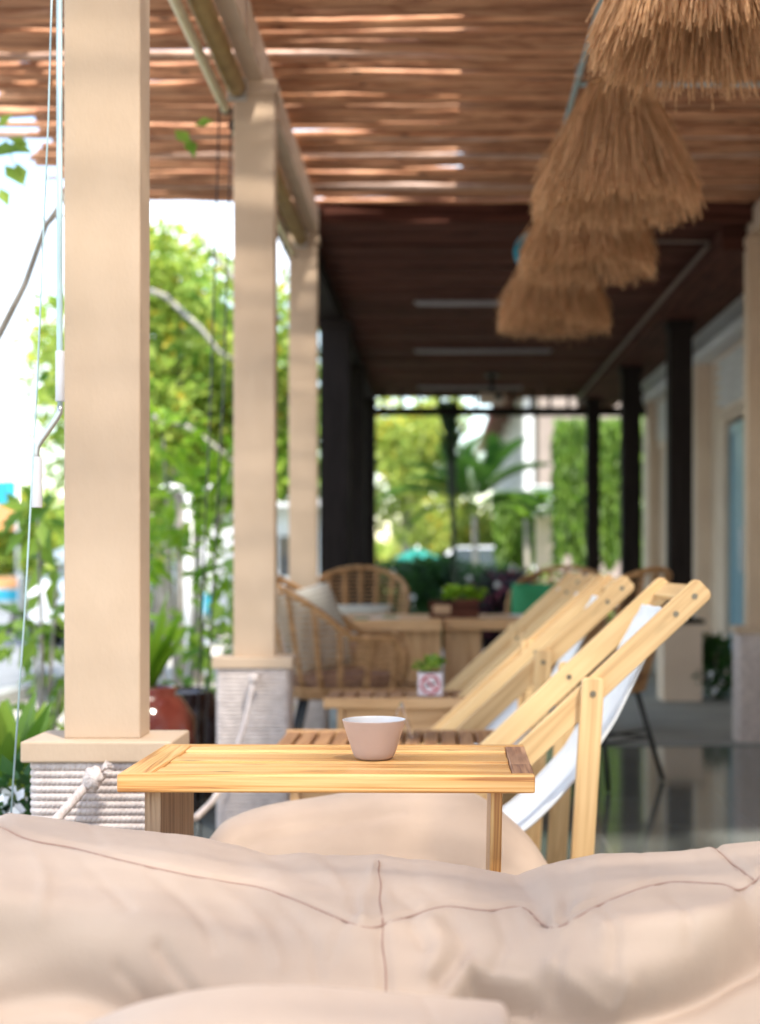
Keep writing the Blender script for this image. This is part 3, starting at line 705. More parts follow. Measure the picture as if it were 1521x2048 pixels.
bean_bag('bean_bag', 'big beige bean bag with curved seams spreading across the front', -.98, .80,
         [(-.98, .70)] + ridge([(-200, 1600), (0, 1610), (60, 1617), (130, 1634), (210, 1652), (300, 1664), (390, 1675), (460, 1692), (520, 1710), (640, 1712), (757, 1718), (860, 1722), (940, 1736), (1030, 1755), (1080, 1740), (1130, 1722), (1210, 1708), (1330, 1700), (1420, 1688), (1521, 1655), (1640, 1630)], 2.015) + [(.78, .68)],
         1.93, .36, .58, folds1, [main_seam, [(757, 1722), (762, 1790), (764, 1850), (769, 1910), (771, 1985)], [(1425, 1690), (1460, 1722), (1508, 1760)], [(-20, 1650), (8, 1632), (30, 1619)]], 420, 240, 5.0, 3, .0026, cw=.72, steps=[([(880, 2050), (950, 1950), (1040, 1985), (1150, 1992), (1240, 1994), (1330, 1965), (1440, 1900), (1521, 1820), (1640, 1740)], 15, .06), ([(-160, 1830), (0, 1860), (140, 1900), (240, 1935), (330, 1960), (430, 2030), (560, 2080)], 26, .045)])
folds2 = [([(440, 1650), (560, 1640), (700, 1600)], 22, .006), ([(480, 1690), (640, 1650), (800, 1620)], 16, -.006), ([(500, 1660), (640, 1625)], 10, -.003), ([(870, 1600), (850, 1700)], 30, -.004),
          ([(940, 1590), (1010, 1640), (1080, 1700)], 20, .005), ([(780, 1640), (900, 1660), (1000, 1700)], 30, .005)]
bean_bag('bean_bag', 'beige bean bag lying between the slatted table and the front deck chair', -.60, .34,
         [(-.60, .45)] + ridge([(390, 1660), (440, 1622), (540, 1612), (640, 1602), (740, 1586), (840, 1580), (920, 1582), (980, 1606), (1060, 1655), (1125, 1720)], 3.0) + [(.33, .34)],
         3.03, .26, .72, folds2, [], 160, 90, 4.6, 8, .004)
folds3 = [([(300, 2030), (480, 1990), (640, 1985)], 26, .004), ([(840, 1985), (870, 2040)], 12, -.004), ([(560, 1980), (700, 2010), (900, 2020)], 30, -.003)]
bean_bag('bean_bag', 'plump beige bean bag nearest, only its top showing at the bottom edge', -.50, .074,
         [(-.50, .44)] + ridge([(100, 2075), (190, 2032), (280, 1998), (380, 1976), (480, 1966), (560, 1965), (700, 1972), (800, 1980), (900, 1989), (1010, 1998), (1040, 2003)], 1.34),
         1.29, .25, .62, folds3, [], 200, 110, 120.0, 12, .002)

# ------------------------------------------------------------------ slatted side table in focus
t = thing('side_table', 'pale pine slatted table in the front with the pink bowl on it', 'table', (-.175, 2.45, 0), R(-.8), 'wooden slatted tables')
hw, d0, d1, zt = .333, -.168, .172, .662
nsl = 5; inner0, inner1 = -hw + .052, hw - .036
m = MB()
sw = (d1 - d0) / nsl
for k in range(nsl):
    y0 = d0 + k * sw
    m.box(inner0 + (0.0), inner1, y0 + .0036, y0 + sw - .0036, zt - .026, zt - (.0005, .0032, .0008, .0036, .0004)[k], 'x')
m.build('slat', M['pine'], t, .0035)
m = MB(); m.box(-hw, hw, d0 - .022, d0 - .001, zt - .0285, zt + .001, 'x'); m.build('front_edge', M['pine'], t, .003)
m = MB(); m.box(-hw, hw, d1 + .001, d1 + .02, zt - .0285, zt + .0005, 'x'); m.build('back_edge', M['pine'], t, .003)
m = MB(); m.box(-hw, inner0 - .001, d0, d1, zt - .027, zt + .0004, 'y'); m.build('end_board', M['pine'], t, .002)
m = MB(); m.box(inner1 + .001, hw, d0, d0 + .105, zt - .027, zt + .0004, 'y'); m.box(inner1 + .001, hw, d0 + .107, d1, zt - .027, zt - .0004, 'y')
o = m.build('end_board', M['worn'], t, .002); o['label'] = 'dark stained end board'
m = MB(); m.box(-.300, -.273, d0 + .03, d1 - .02, .002, zt - .029, 'z'); m.build('leg', M['weathered'], t, .002)
m = MB(); m.board((.262, 0.0, .002), (.274, 0.0, zt - .029), .019, .26, (0, 1, 0)); m.build('leg', M['pine'], t, .002)
m = MB(); m.box(-.272, .262, -.02, .02, .18, .23, 'x'); m.build('stretcher', M['weathered'], t, .002)

# bowl
t = thing('bowl', 'small matte pink bowl with white inside on the pine table', 'bowl', (-.109, 2.452, .6625))
m = MB(); m.lathe([(.001, .0015), (.026, .0015), (.0275, 0), (.0300, .0005), (.0345, .005), (.0375, .012), (.0400, .020), (.0480, .0445), (.0545, .0655), (.0548, .0668), (.0540, .0673)], 72); m.build('outer_wall', M['ceramic'], t)
m = MB(); m.lathe([(.0540, .0673), (.0528, .0667), (.0520, .0650), (.0460, .0440), (.0385, .0210), (.0330, .0100), (.0200, .0060), (.001, .0055)], 72); m.build('inner_glaze', M['glaze'], t)

# ------------------------------------------------------------------ deck chairs
def make_deck(label, loc, rz):
    t = thing('deck_chair', label, 'deck chair', loc, rz, 'wooden deck chairs in a row')
    ang = math.atan2(.682, .731); dv = Vector((-.731, 0, -.682)); up = Vector((-.682, 0, .731))
    top = Vector((0, 0, .945)); WD = .48
    def at(tt, y, off=0): return top + dv * tt + up * off + Vector((0, y, 0))
    Lr = (.945 - .02) / .682
    for y in (.011, WD - .011):
        o = MB()
        # rail with rounded ends
        n = 8; prof = []; hwid = .029
        for i in range(n + 1):
            a = math.pi / 2 * i / n; prof.append((.016 - .016 * math.sin(a), hwid - .016 + .016 * math.cos(a)))
        outl = [(Lr, -hwid), (Lr, hwid)]
        pts = [(tt, of) for tt, of in prof[::-1]]
        top_edge = [(.016 - .016 * math.sin(math.pi / 2 * i / n), (hwid - .016) + .016 * math.cos(math.pi / 2 * i / n)) for i in range(n + 1)]
        ring = [(Lr, hwid)] + top_edge + [(a_, -b_) for a_, b_ in reversed(top_edge)] + [(Lr, -hwid)]
        i0 = 0; k = len(ring); ou, ov = rng.random() * 10, rng.random() * 10
        for s_ in (-.0115, .0115):
            for a_, b_ in ring: o.v.append(at(a_, y + s_, b_))
        uvr = [(ou + a_, ov + b_) for a_, b_ in ring]
        o.face(list(range(k)), uvr); o.face(list(range(2 * k - 1, k - 1, -1)), uvr[::-1])
        for q in range(k):
            q2 = (q + 1) % k; o.face((q2, q, k + q, k + q2), [uvr[q2], uvr[q], (uvr[q][0], uvr[q][1] + .023), (uvr[q2][0], uvr[q2][1] + .023)])
        rail = o.build('rail', M['beech'], t, .0025)
        for tt in (.034, .094, .362):
            for s_ in (-1, 1):
                b = MB(); yy = y + s_ * .0118; p = at(tt, yy); b.tube([p, p + Vector((0, s_ * .0016, 0))], .0068, 14); b.tube([p, p + Vector((0, s_ * .0026, 0))], .0036, 8); b.build('bolt', M['bolt'], rail)
    piv = at(.362, 0)
    for y, s_ in ((-.012, -1), (WD + .012, 1)):
        o = MB(); a = Vector((piv.x + .002, y, piv.z + .036)); bt = Vector((piv.x - .043, y, .002))
        ln = (a - bt).length; dd = (bt - a).normalized(); sd = dd.cross(Vector((0, 1, 0))).normalized()
        n = 6; rw = .026; ring = [(ln, rw)]
        te = [(.012 - .012 * math.sin(math.pi / 2 * i / n), (rw - .012) + .012 * math.cos(math.pi / 2 * i / n)) for i in range(n + 1)]
        ring = [(ln, rw)] + te + [(p_, -q_) for p_, q_ in reversed(te)] + [(ln, -rw)]
        k = len(ring); ou, ov = rng.random() * 10, rng.random() * 10
        for e_ in (-.011, .011):
            for p_, q_ in ring: o.v.append(a + dd * p_ + sd * q_ + Vector((0, e_, 0)))
        uvr = [(ou + p_, ov + q_) for p_, q_ in ring]
        o.face(list(range(k)), uvr); o.face(list(range(2 * k - 1, k - 1, -1)), uvr[::-1])
        for q in range(k):
            q2 = (q + 1) % k; o.face((q2, q, k + q, k + q2), [uvr[q2], uvr[q], (uvr[q][0], uvr[q][1] + .022), (uvr[q2][0], uvr[q2][1] + .022)])
        leg = o.build('leg', M['beech'], t, .0025)
        b = MB(); p = Vector((piv.x, y + s_ * .0115, piv.z)); b.tube([p, p + Vector((0, s_ * .0018, 0))], .0072, 14); b.tube([p, p + Vector((0, s_ * .003, 0))], .0038, 8); b.build('bolt', M['bolt'], leg)
    o = MB(); o.board(at(.028, .024, .0), at(.028, WD - .024, .0), .045, .018, up); o.build('top_bar', M['beech'], t, .003)
    o = MB(); o.tube([at(.094, .024, -.006), at(.094, WD - .024, -.006)], .011, 14); o.build('sling_bar', M['beech'], t)
    o = MB(); o.board((piv.x - .035, .0, .16), (piv.x - .035, WD, .16), .02, .045); o.build('low_bar', M['beech'], t, .003)
    o = MB(); o.board(at(Lr - .2, .024), at(Lr - .2, WD - .024), .04, .018, up); o.build('foot_bar', M['beech'], t, .003)
    # sling of white canvas
    cur = [(-.073, .890), (-.085, .868), (-.105, .835), (-.148, .752), (-.194, .655), (-.244, .572), (-.302, .490), (-.42, .374), (-.56, .285), (-.70, .235), (-.80, .215), (-.846, .168)]
    cur = smooth_poly(cur, 6); P = []
    for k, (x, z) in enumerate(cur):
        f = k / (len(cur) - 1); sg = .030 * math.sin(math.pi * f)
        P.append([Vector((x, (.030 + (WD - .085) * q / 14), z - .4 * sg * math.sin(math.pi * q / 14) + .0012 * math.sin(k * .9 + q * 1.3))) for q in range(15)])
    o = MB(); o.grid(P); s = o.build('sling', M['white_cloth'], t); sm = s.modifiers.new('thick', 'SOLIDIFY'); sm.thickness = .004; sm.offset = 0
    o = MB(); o.tube([r_[0] for r_ in P], .0042, 6); o.build('hem', M['white_cloth'], s); o = MB(); o.tube([r_[-1] for r_ in P], .0042, 6); o.build('hem', M['white_cloth'], s)
    o = MB(); o.tube([(-.040 + .007 * math.cos(a / 16 * 6.283), .036, .872 + .009 * math.sin(a / 16 * 6.283)) for a in range(16)], .002, 6, closed=True); o.build('loop', M['white_plastic'], t)
    return t
dk = make_deck('deck chair nearest, pale wood with white sling, right behind the pine table', (.622, 3.30, 0), R(1.2))
dup(dk, 'second deck chair from the front, behind the nearest one', (.586, 4.32, 0), R(-1.2))
dup(dk, 'third deck chair from the front, close behind the second', (.575, 4.84, 0), R(-2.2))
dup(dk, 'farthest deck chair of the row, beyond the no smoking plant pot', (.585, 5.68, 0), R(-1.5))

# ------------------------------------------------------------------ low slatted tables between the chairs
def low_table(label, loc, wd, dp, ns, lab=None):
    t = thing('low_table', label, 'table', loc, 0, 'wooden slatted tables')
    m = MB(); sp = wd / ns
    for k in range(ns): m.box(-wd / 2 + k * sp + .006, -wd / 2 + (k + 1) * sp - .006, .022, dp - .022, .478, .500 - rng.uniform(0, .002), 'y')
    m.build('slat', M['slat'], t, .002)
    m = MB(); m.box(-wd / 2, wd / 2, 0, .021, .462, .501, 'x'); m.build('edge_rail', M['dining'], t, .003); m = MB(); m.box(-wd / 2, wd / 2, dp - .021, dp, .462, .501, 'x'); m.build('edge_rail', M['dining'], t, .003)
    for s_ in (-1, 1):
        m = MB(); m.box(s_ * (wd / 2 - .06) - .0125, s_ * (wd / 2 - .06) + .0125, .05, dp - .05, .002, .477, 'z'); m.build('leg', M['dining'], t, .002)
    m = MB(); m.box(-wd / 2 + .075, wd / 2 - .075, .06, .08, .06, .460, 'x'); m.build('front_panel', M['dining'], t, .002)
    return t
low_table('wide low slatted table just behind the pine table, its gaps running away', (-.12, 3.84, 0), .66, .41, 13)
t3 = low_table('low slatted table carrying the no smoking plant pot', (-.155, 5.24, 0), .53, .33, 9)
# plant cube with a no smoking sign
t = thing('plant_cube', 'small square pot with a red no smoking sign on the low table', 'plant pot', (-.026, 5.36, .5015))
m = MB(); m.box(-.046, .046, -.046, .046, 0, .085); m.build('pot', M['paper'], t, .003)
m = MB()
m.tube([(.033 * math.cos(a / 40 * 6.283), -.0475, .043 + .033 * math.sin(a / 40 * 6.283)) for a in range(40)], .0038, 6, closed=True)
m.board((-.022, -.0472, .065), (.022, -.0472, .021), .006, .002, (0, 1, 0))
m.build('ban_symbol', M['red_ink'], t)
m = MB(); m.board((-.020, -.0468, .036), (.012, -.0468, .046), .006, .0015, (0, 1, 0)); m.board((.013, -.0468, .0465), (.022, -.0468, .049), .006, .0015, (0, 1, 0)); m.tube([(.020, -.0468, .054), (.016, -.0468, .060), (.021, -.0468, .066)], .0012, 5); m.build('cigarette', M['black_metal'], t)
m = MB(); m.lathe([(.001, .086), (.04, .086)], 16); m.build('soil', M['soil'], t)
m = MB()
for q in range(70):
    a = rng.uniform(0, 6.28); r_ = rng.uniform(0, .05); m.leaf((r_ * math.cos(a), r_ * math.sin(a), .09 + rng.uniform(0, .045)), (math.cos(a), math.sin(a), rng.uniform(-.2, 1.0)), rng.uniform(.025, .042), .6)
m.build('leaves', M['leaf_mid'], t)
# clear tent sign
m = MB(); g, n_, b_ = newmat('clear_acrylic'); b_.inputs['Base Color'].default_value = (.95, .85, .86, 1); b_.inputs['Transmission Weight'].default_value = .9; b_.inputs['Roughness'].default_value = .12; b_.inputs['IOR'].default_value = 1.2
t = thing('tent_sign', 'clear plastic tent sign standing behind the pink bowl', 'sign', (-.105, 4.06, .5015))
m.board((-.036, 0, 0), (0, 0, .095), .003, .12, (0, 1, 0)); m.build('panel', g, t)
m = MB(); m.board((.036, 0, 0), (.0035, 0, .0935), .003, .12, (0, 1, 0)); m.build('panel', g, t)

# ------------------------------------------------------------------ rattan armchairs
def make_rattan(label, loc, rz):
    """Faces local +x; back at -x."""
    t = thing('rattan_chair', label, 'armchair', loc, rz, 'rattan armchairs round the dining tables')
    def rim(ph):
        a = abs(ph); c = math.cos(a)
        h = .68 + .29 * (max(0, c + .12) / 1.12) ** .85
        if a > R(116): h = .44 + (h - .44) * math.cos((a - R(116)) / R(20) * math.pi / 2) ** .55 if a < R(136) else .44
        return h
    def pt(ph, z):
        f = max(0, min(1, (z - .43) / .53)); A = .245 + .125 * f ** .8; B = .235 + .085 * f ** .8
        c, s = math.cos(ph), math.sin(ph); e = 2.5
        k = (abs(c) ** e + abs(s) ** e) ** (-1 / e)
        x = -A * c * k + .02
        if c < 0: x = .02 - (A * 1.32) * c * k
        return Vector((x, B * s * k, z))
    phm = R(135)
    RP = [(-phm + 2 * phm * i / 72) for i in range(73)]
    m = MB(); m.tube([pt(p, rim(p)) for p in RP], .0145, 10); m.build('rim', M['wicker'], t)
    m = MB(); m.tube([pt(2 * math.pi * i / 48, .43) for i in range(48)], .014, 8, closed=True); m.tube([pt(2 * math.pi * i / 48, .455) for i in range(48)], .010, 8, closed=True); m.build('base_ring', M['wicker'], t)
    m = MB()
    for i in range(15):
        p = R(-126) + R(252) * i / 14
        h = rim(p)
        for dp in (-.02, .02): m.tube([pt(p + dp, .43 + (h - .43) * k / 6) for k in range(7)], .0062, 6)
    m.build('rib', M['wicker'], t)
    m = MB(); z = .47
    while z < .95:
        run = []
        for i in range(97):
            p = -phm + 2 * phm * i / 96
            if rim(p) > z + .008: run.append(pt(p, z) * 1.0)
            elif len(run) > 2: m.tube(run, .0038, 4, False); run = []
            else: run = []
        if len(run) > 2: m.tube(run, .0038, 4, False)
        z += .0245
    m.build('weave', M['wicker'], t)
    m = MB(); m.lathe([(.001, .425), (.20, .425), (.235, .43), (.235, .445), (.001, .45)], 32); m.build('seat_pan', M['wicker'], t)
    m = MB(); m.lathe([(.001, .452), (.21, .455), (.235, .475), (.235, .50), (.21, .52), (.12, .53), (.001, .532)], 36); m.build('seat_cushion', M['pink_cushion'], t)
    for sx in (-1, 1):
        for sy in (-1, 1):
            m = MB(); m.tube([(sx * .15, sy * .15, .425), (sx * .245, sy * .225, .006)], .012, 8); m.build('leg', M['black_metal'], t)
    m = MB()
    for sx in (-1, 1): m.tube([(sx * .196, -.186, .20), (sx * .196, .186, .20)], .006, 6); m.tube([(sx * .188, -.18, .235), (sx * .188, .18, .235)], .006, 6)
    for sy in (-1, 1): m.tube([(-.196, sy * .186, .20), (.196, sy * .186, .20)], .006, 6)
    m.build('rung', M['black_metal'], t)
    return t
def pillow(label, loc, rx, ry, rz, mat, s=.42, h=.40, th=.12, sh=0):
    m = MB(); n = 22
    for side in (-1, 1):
        P = []
        for i in range(n + 1):
            u = -1 + 2 * i / n; row = []
            for j in range(n + 1):
                v = -1 + 2 * j / n
                puff = ((1 - u ** 4) * (1 - v ** 4)) ** .5
                kx = 1 - .10 * (1 - v * v) ; kz = 1 - .10 * (1 - u * u)
                row.append(Vector((s / 2 * u * kz * 1.0, side * (th / 2) * puff + .004 * math.sin(6 * u + 4 * v), h / 2 * v * kx)))
            P.append(row if side > 0 else row[::-1])
        m.grid(P)
    o = m.build('pillow', mat, None); o.location = loc; o.rotation_euler = (rx, ry, rz)
    return tag(o, label, 'pillow', 'pillows on the rattan armchairs')
ch1 = make_rattan('rattan armchair facing right beside the middle tan column', (-.43, 6.26, 0), 0)
dup(ch1, 'rattan armchair facing left behind the deck chairs', (.70, 6.50, 0), R(140))
dup(ch1, 'rattan armchair beyond the dining table in front of the dark column', (-.47, 8.40, 0), R(-90))
dup(ch1, 'rattan armchair beyond the dining table on the right holding a green pillow', (.70, 8.35, 0), R(-105))
pillow('grey striped pillow leaning in the left rattan armchair', (-.545, 6.27, .70), R(-14), R(-10), R(52), M['pillow'], .36, .38)
pillow('mauve striped cushion lying in the far left rattan armchair', (-.47, 8.50, .62), R(-12), 0, R(4), M['pillow'], .40, .26)
pillow('green pillow in the far right rattan armchair', (.62, 8.36, .70), R(-14), 0, R(-12), M['green_cloth'], .38, .36)
# black stool legs are part of the right armchair; dining tables
def dining(label, x0, x1, y0, y1, lx0, lx1):
    t = thing('dining_table', label, 'table', ((x0 + x1) / 2, y0, 0), 0, 'wooden dining tables pushed together'); h = (x1 - x0) / 2; c = (x0 + x1) / 2
    m = MB(); n = 5; w_ = (y1 - y0) / n
    for k in range(n): m.box(-h, h, k * w_ + .001, (k + 1) * w_ - .001, .665, .72 - rng.uniform(0, .001), 'x')
    m.build('tabletop', M['dining'], t, .003)
    m = MB(); k = lx0 - c
    while k < lx1 - c - .01:
        m.box(k + .001, min(k + .119, lx1 - c), .06, .10, .002, .664, 'z'); k += .12
    m.build('leg', M['dining'], t, .002)
    m = MB(); m.box(lx0 - c, lx1 - c, y1 - y0 - .12, y1 - y0 - .08, .002, .664, 'z'); m.build('leg', M['dining'], t, .002)
dining('wooden dining table behind the left rattan armchair', -.49, .024, 6.95, 7.75, -.40, .02)
dining('wooden dining table carrying the dark planter box', .03, .66, 7.02, 7.75, .035, .22)
t = thing('planter_box', 'dark wooden planter box with a small green plant on the dining table', 'planter', (.085, 7.22, .7205))
m = MB(); m.box(-.125, .005, -.06, .06, 0, .085, 'x'); m.box(.007, .125, -.055, .065, 0, .095, 'x'); m.build('box', M['darkwood'], t, .003)
m = MB(); m.box(-.105, -.018, -.063, -.0602, .018, .066, 'x'); m.build('name_plate', M['weathered'], t, .001)
m = MB()
for q in range(60):
    a = rng.uniform(0, 6.28); r_ = rng.uniform(.0, .09); m.leaf((.05 + r_ * math.cos(a), r_ * math.sin(a) * .5, .09 + rng.uniform(0, .05)), (math.cos(a), math.sin(a), rng.uniform(-.1, .9)), rng.uniform(.04, .07), .8)
m.build('leaves', M['leaf_bright'], t)
t = thing('menu_sheet', 'white and green menu sheets lying on the left dining table', 'menu', (-.30, 7.1, .7205), R(8))
m = MB(); m.box(-.11, .11, -.07, .09, 0, .004, 'x'); m.build('sheet', M['glaze'], t)
m = MB(); m.box(-.12, -.05, -.09, -.072, .0, .006, 'x'); m.box(.03, .1, -.05, .06, .005, .008, 'x'); m.build('green_edge', M['green_cloth'], t)
t = thing('plate', 'pale plate at the right end of the dining tables', 'plate', (.46, 7.15, .7205))
m = MB(); m.lathe([(.001, .004), (.07, .004), (.10, .014), (.098, .018), (.07, .009), (.001, .008)], 30); m.build('dish', M['glaze'], t)
m = MB(); m.lathe([(.001, .0), (.06, .0), (.06, .004), (.001, .004)], 24); m.build('foot', M['glaze'], t)

# ------------------------------------------------------------------ building on the right
t = thing('cafe_building', 'cream building wall with louvred vents and blue glass door on the right', 'building', (2.35, 8.0, 0))
m = MB(); m.box(.02, .5, -9, 2.55, .002, 2.86, 'y'); m.box(.02, .5, 2.55, 3.75, 2.16, 2.86, 'y'); m.box(.02, .5, 3.75, 7.5, .002, 2.86, 'y'); m.build('wall', M['wall_cream'], t)
for (a, b) in ((.8, 1.1), (2.1, 2.45), (4.35, 4.75), (7.15, 7.55)): m = MB(); m.box(-.10, .018, a, b, .014, 2.72, 'z'); m.build('pilaster', M['wall_cream'], t, .005)
m = MB(); m.box(-.14, .018, -3, 7.55, 2.722, 2.80, 'y'); m.build('cornice', M['white_wall'], t, .004)
for (a, b) in ((2.6, 3.7), (5.0, 6.9)):
    v = MB(); v.box(-.03, .018, a - .05, a, 2.2, 2.68); v.box(-.03, .018, b, b + .05, 2.2, 2.68); v.box(-.03, .018, a, b, 2.63, 2.68, 'y'); v.box(-.03, .018, a, b, 2.2, 2.25, 'y')
    vt = v.build('vent', M['wall_cream'], t, .003)
    v = MB()
    for k in range(5): v.board((-.02, a + .01, 2.29 + k * .08), (-.02, b - .01, 2.29 + k * .08), .10, .014, (.6, 0, 1))
    v.build('louvre', M['white_wall'], vt)  # lit bands on the slats put into the colour, paler than the frame
d = MB()
for (a, b) in ((2.56, 3.14), (3.16, 3.74)):
    d.box(.06, .10, a, a + .06, .03, 2.13); d.box(.06, .10, b - .06, b, .03, 2.13); d.box(.06, .10, a + .06, b - .06, .03, .13, 'y'); d.box(.06, .10, a + .06, b - .06, 2.05, 2.13, 'y')
door = d.build('door', M['door_blue'], t, .003)
d = MB(); d.box(.075, .085, 2.62, 3.08, .13, 2.05); d.box(.075, .085, 3.22, 3.68, .13, 2.05); d.build('pane', M['door_blue'], door)
d = MB(); d.tube([(.055, 3.10, .92), (.02, 3.10, .94), (.02, 3.10, 1.26), (.055, 3.10, 1.28)], .013, 10); d.build('handle', M['white'], door)
m = MB(); m.box(.52, .9, -9, 7.5, .002, 3.4, 'y'); m.build('upper_wall', M['wall_cream'], t)
m = MB(); m.box(-.37, .02, -.6, 7.6, 2.862, 2.90, 'y'); m.build('soffit', M['white_wall'], t)

# ------------------------------------------------------------------ plants
def cloud(m, clumps, n, size, wid=.5, seed=0, droop=.0, shell=.55):
    r_ = random.Random(seed); tot = sum(c[3] ** 2 for c in clumps)
    for (cx, cy, cz, rad) in clumps:
        k = int(n * rad * rad / tot)
        for _ in range(k):
            d = Vector((r_.gauss(0, 1), r_.gauss(0, 1), r_.gauss(0, 1))).normalized()
            q = (r_.random() ** .5) * (1 - shell) + shell * r_.random() ** .25
            p = Vector((cx, cy, cz)) + Vector((d.x, d.y, d.z * .8)) * rad * q * r_.uniform(.75, 1.12)
            dd = d + Vector((r_.gauss(0, .7), r_.gauss(0, .7), r_.gauss(0, .5) - droop))
            m.leaf(p, dd, size * r_.uniform(.6, 1.3), wid, .3, Vector((r_.gauss(0, .7) + .2, r_.gauss(0, .7) - .9, .9)))
def crown_clumps(c, rx, ry, rz, n, r0, r1, seed):
    r_ = random.Random(seed); o = []
    for _ in range(n):
        d = Vector((r_.gauss(0, 1), r_.gauss(0, 1), r_.gauss(0, 1))).normalized() * r_.random() ** .4
        o.append((c[0] + d.x * rx, c[1] + d.y * ry, c[2] + d.z * rz, r_.uniform(r0, r1)))
    return o
def tree(name, label, loc, h, clumps, nleaf, lsize, lmat, limbs=(), tr=.08, bark='trunk', group='trees outside the veranda', seed=1, wid=.5, cat='tree'):
    t = thing(name, label, cat, loc, 0, group)
    m = MB(); r_ = random.Random(seed)
    m.tube([(0, 0, -.02), (.03, .02, h * .33), (-.04, .05, h * .66), (.02, 0, h)], [tr, tr * .8, tr * .6, tr * .3], 9)
    if limbs:
        for L_ in limbs: m.tube(L_, [tr * .36 * (1 - .6 * i / (len(L_) - 1)) for i in range(len(L_))], 7)
    else:
        for c in clumps[:10]:
            z0 = h * r_.uniform(.35, .9); m.tube([(0, 0, z0), (c[0] * .5, c[1] * .5, (z0 + c[2]) / 2 + .05), (c[0], c[1], c[2])], [tr * .4, tr * .25, tr * .1], 6)
    m.build('trunk', M[bark], t)
    m = MB(); cloud(m, clumps, nleaf, lsize, wid, seed); m.build('crown', lmat, t)
    return t
# leafy tree with pale crossing branches between the columns
lx = -2.05; ly = 11.3
def loc_(px, py, Y): v = W(px, py, Y); return (v.x - lx, v.y - ly, v.z + .16)
tree('leafy_tree', 'yellow green tree with pale crooked branches between the two nearest columns', (lx, ly, -.16), 3.2,
     crown_clumps((0, .2, 2.85), .95, .8, 1.15, 44, .26, .46, 3) + [(-.35, .1, 1.55, .3), (-.55, .2, 1.75, .3)], 7200, .125, M['leaf_tree'],
     limbs=([loc_(240, 560, 10.9), loc_(330, 592, 10.8), loc_(400, 655, 10.8), loc_(440, 705, 10.8), loc_(520, 745, 11)],
            [loc_(230, 830, 10.6), loc_(300, 832, 10.6), loc_(370, 850, 10.6), loc_(430, 892, 10.6), loc_(520, 965, 10.7)],
            [loc_(560, 640, 11), loc_(470, 560, 10.8), loc_(420, 500, 10.8), loc_(380, 440, 10.9)],
            [loc_(300, 1030, 10.6), loc_(330, 1090, 10.7), loc_(345, 1180, 10.8), loc_(350, 1300, 11)]), tr=.075, bark='branch')
tree('leafy_tree', 'bright green tree showing between the middle and farthest tan columns', (-2.3, 13.6, -.16), 3.4,
     crown_clumps((0, 0, 2.6), .95, .8, 1.5, 34, .28, .5, 5), 8000, .14, M['leaf_mid'], seed=5)
tree('leafy_tree', 'tall green tree standing behind the dark columns beside the hedge', (-3.7, 19.0, -.16), 4.8,
     crown_clumps((0, 0, 3.3), 1.5, 1.2, 2.0, 36, .45, .8, 9), 8000, .19, M['leaf_tree'], seed=9, tr=.12)
tree('leafy_tree', 'pale yellow green tree seen through the far end of the veranda', (-.6, 27.0, -.16), 4.0,
     crown_clumps((0, 0, 2.9), 1.05, 1.2, 1.7, 34, .40, .7, 13), 8500, .15, M['leaf_far'], seed=13, tr=.12)
tree('leafy_tree', 'low yellow flowering tree behind the hedge at the far end', (.25, 31.0, -.16), 2.2,
     crown_clumps((0, 0, 1.9), 1.1, 1.0, .9, 22, .4, .6, 15), 3200, .2, M['leaf_far'], seed=15, tr=.1)
tree('leafy_tree', 'round green tree across the road beyond the crank handle', (-7.1, 24.0, -.15), 2.0,
     crown_clumps((0, 0, 1.7), 1.2, 1.2, .85, 26, .4, .65, 17), 5000, .19, M['leaf_tree'], seed=17, tr=.12)
tree('leafy_tree', 'dark green tree across the road low behind the nearest column', (-5.6, 30.0, -.15), 3.2,
     crown_clumps((0, 0, 2.2), 1.5, 1.5, 1.3, 26, .5, .8, 19), 3400, .25, M['leaf_mid'], seed=19, tr=.14)
tree('leafy_tree', 'tall green tree far across the road behind the lamp post', (-4.6, 40.0, -.15), 6.0,
     crown_clumps((0, 0, 4.2), 2.2, 2.0, 3.0, 36, .7, 1.2, 21), 4200, .32, M['leaf_mid'], seed=21, tr=.2)
# bare thin branch tree at the left edge
t = thing('branch_tree', 'thin grey branch with a few big leaves at the upper left edge', 'tree', (-1.85, 5.2, -.16), 0, 'trees outside the veranda')
P = lambda px, py, Y=5.2: W(px, py, Y) - Vector((-1.85, 5.2, -.16))
m = MB(); m.tube([(0, 0, 0), (.02, 0, .9), P(-100, 830), P(0, 668), P(50, 570), P(92, 452), P(130, 395), P(150, 330)], [.03, .026, .02, .015, .0135, .012, .009, .006], 9)
m.tube([P(92, 452), P(115, 432), P(160, 430)], [.009, .006, .004], 7); m.tube([P(92, 452), P(60, 390), P(30, 330), P(10, 280)], [.004, .003, .0025, .002], 6); m.build('trunk', M['trunk'], t)
m = MB()
for (px, py, dx, dz, s) in ((15, 290, .8, -.3, .11), (-20, 300, .9, -.1, .13), (10, 330, .6, -.7, .11), (35, 325, .3, -.9, .10), (0, 375, .4, -.8, .09), (60, 290, -.9, .2, .08), (-5, 255, .6, .4, .08), (350, 260, .5, -.5, .10), (375, 275, .3, -.8, .09), (390, 250, .9, .1, .08), (110, 700, -.7, -.5, .07), (100, 745, -.6, -.6, .06), (85, 770, -.2, -.9, .06)):
    p = P(px, py); m.leaf(p, (dx, -.2, dz), s, .55, .3, Vector((.2, -1, .4)))
m.build('leaves', M['leaf_mid'], t)

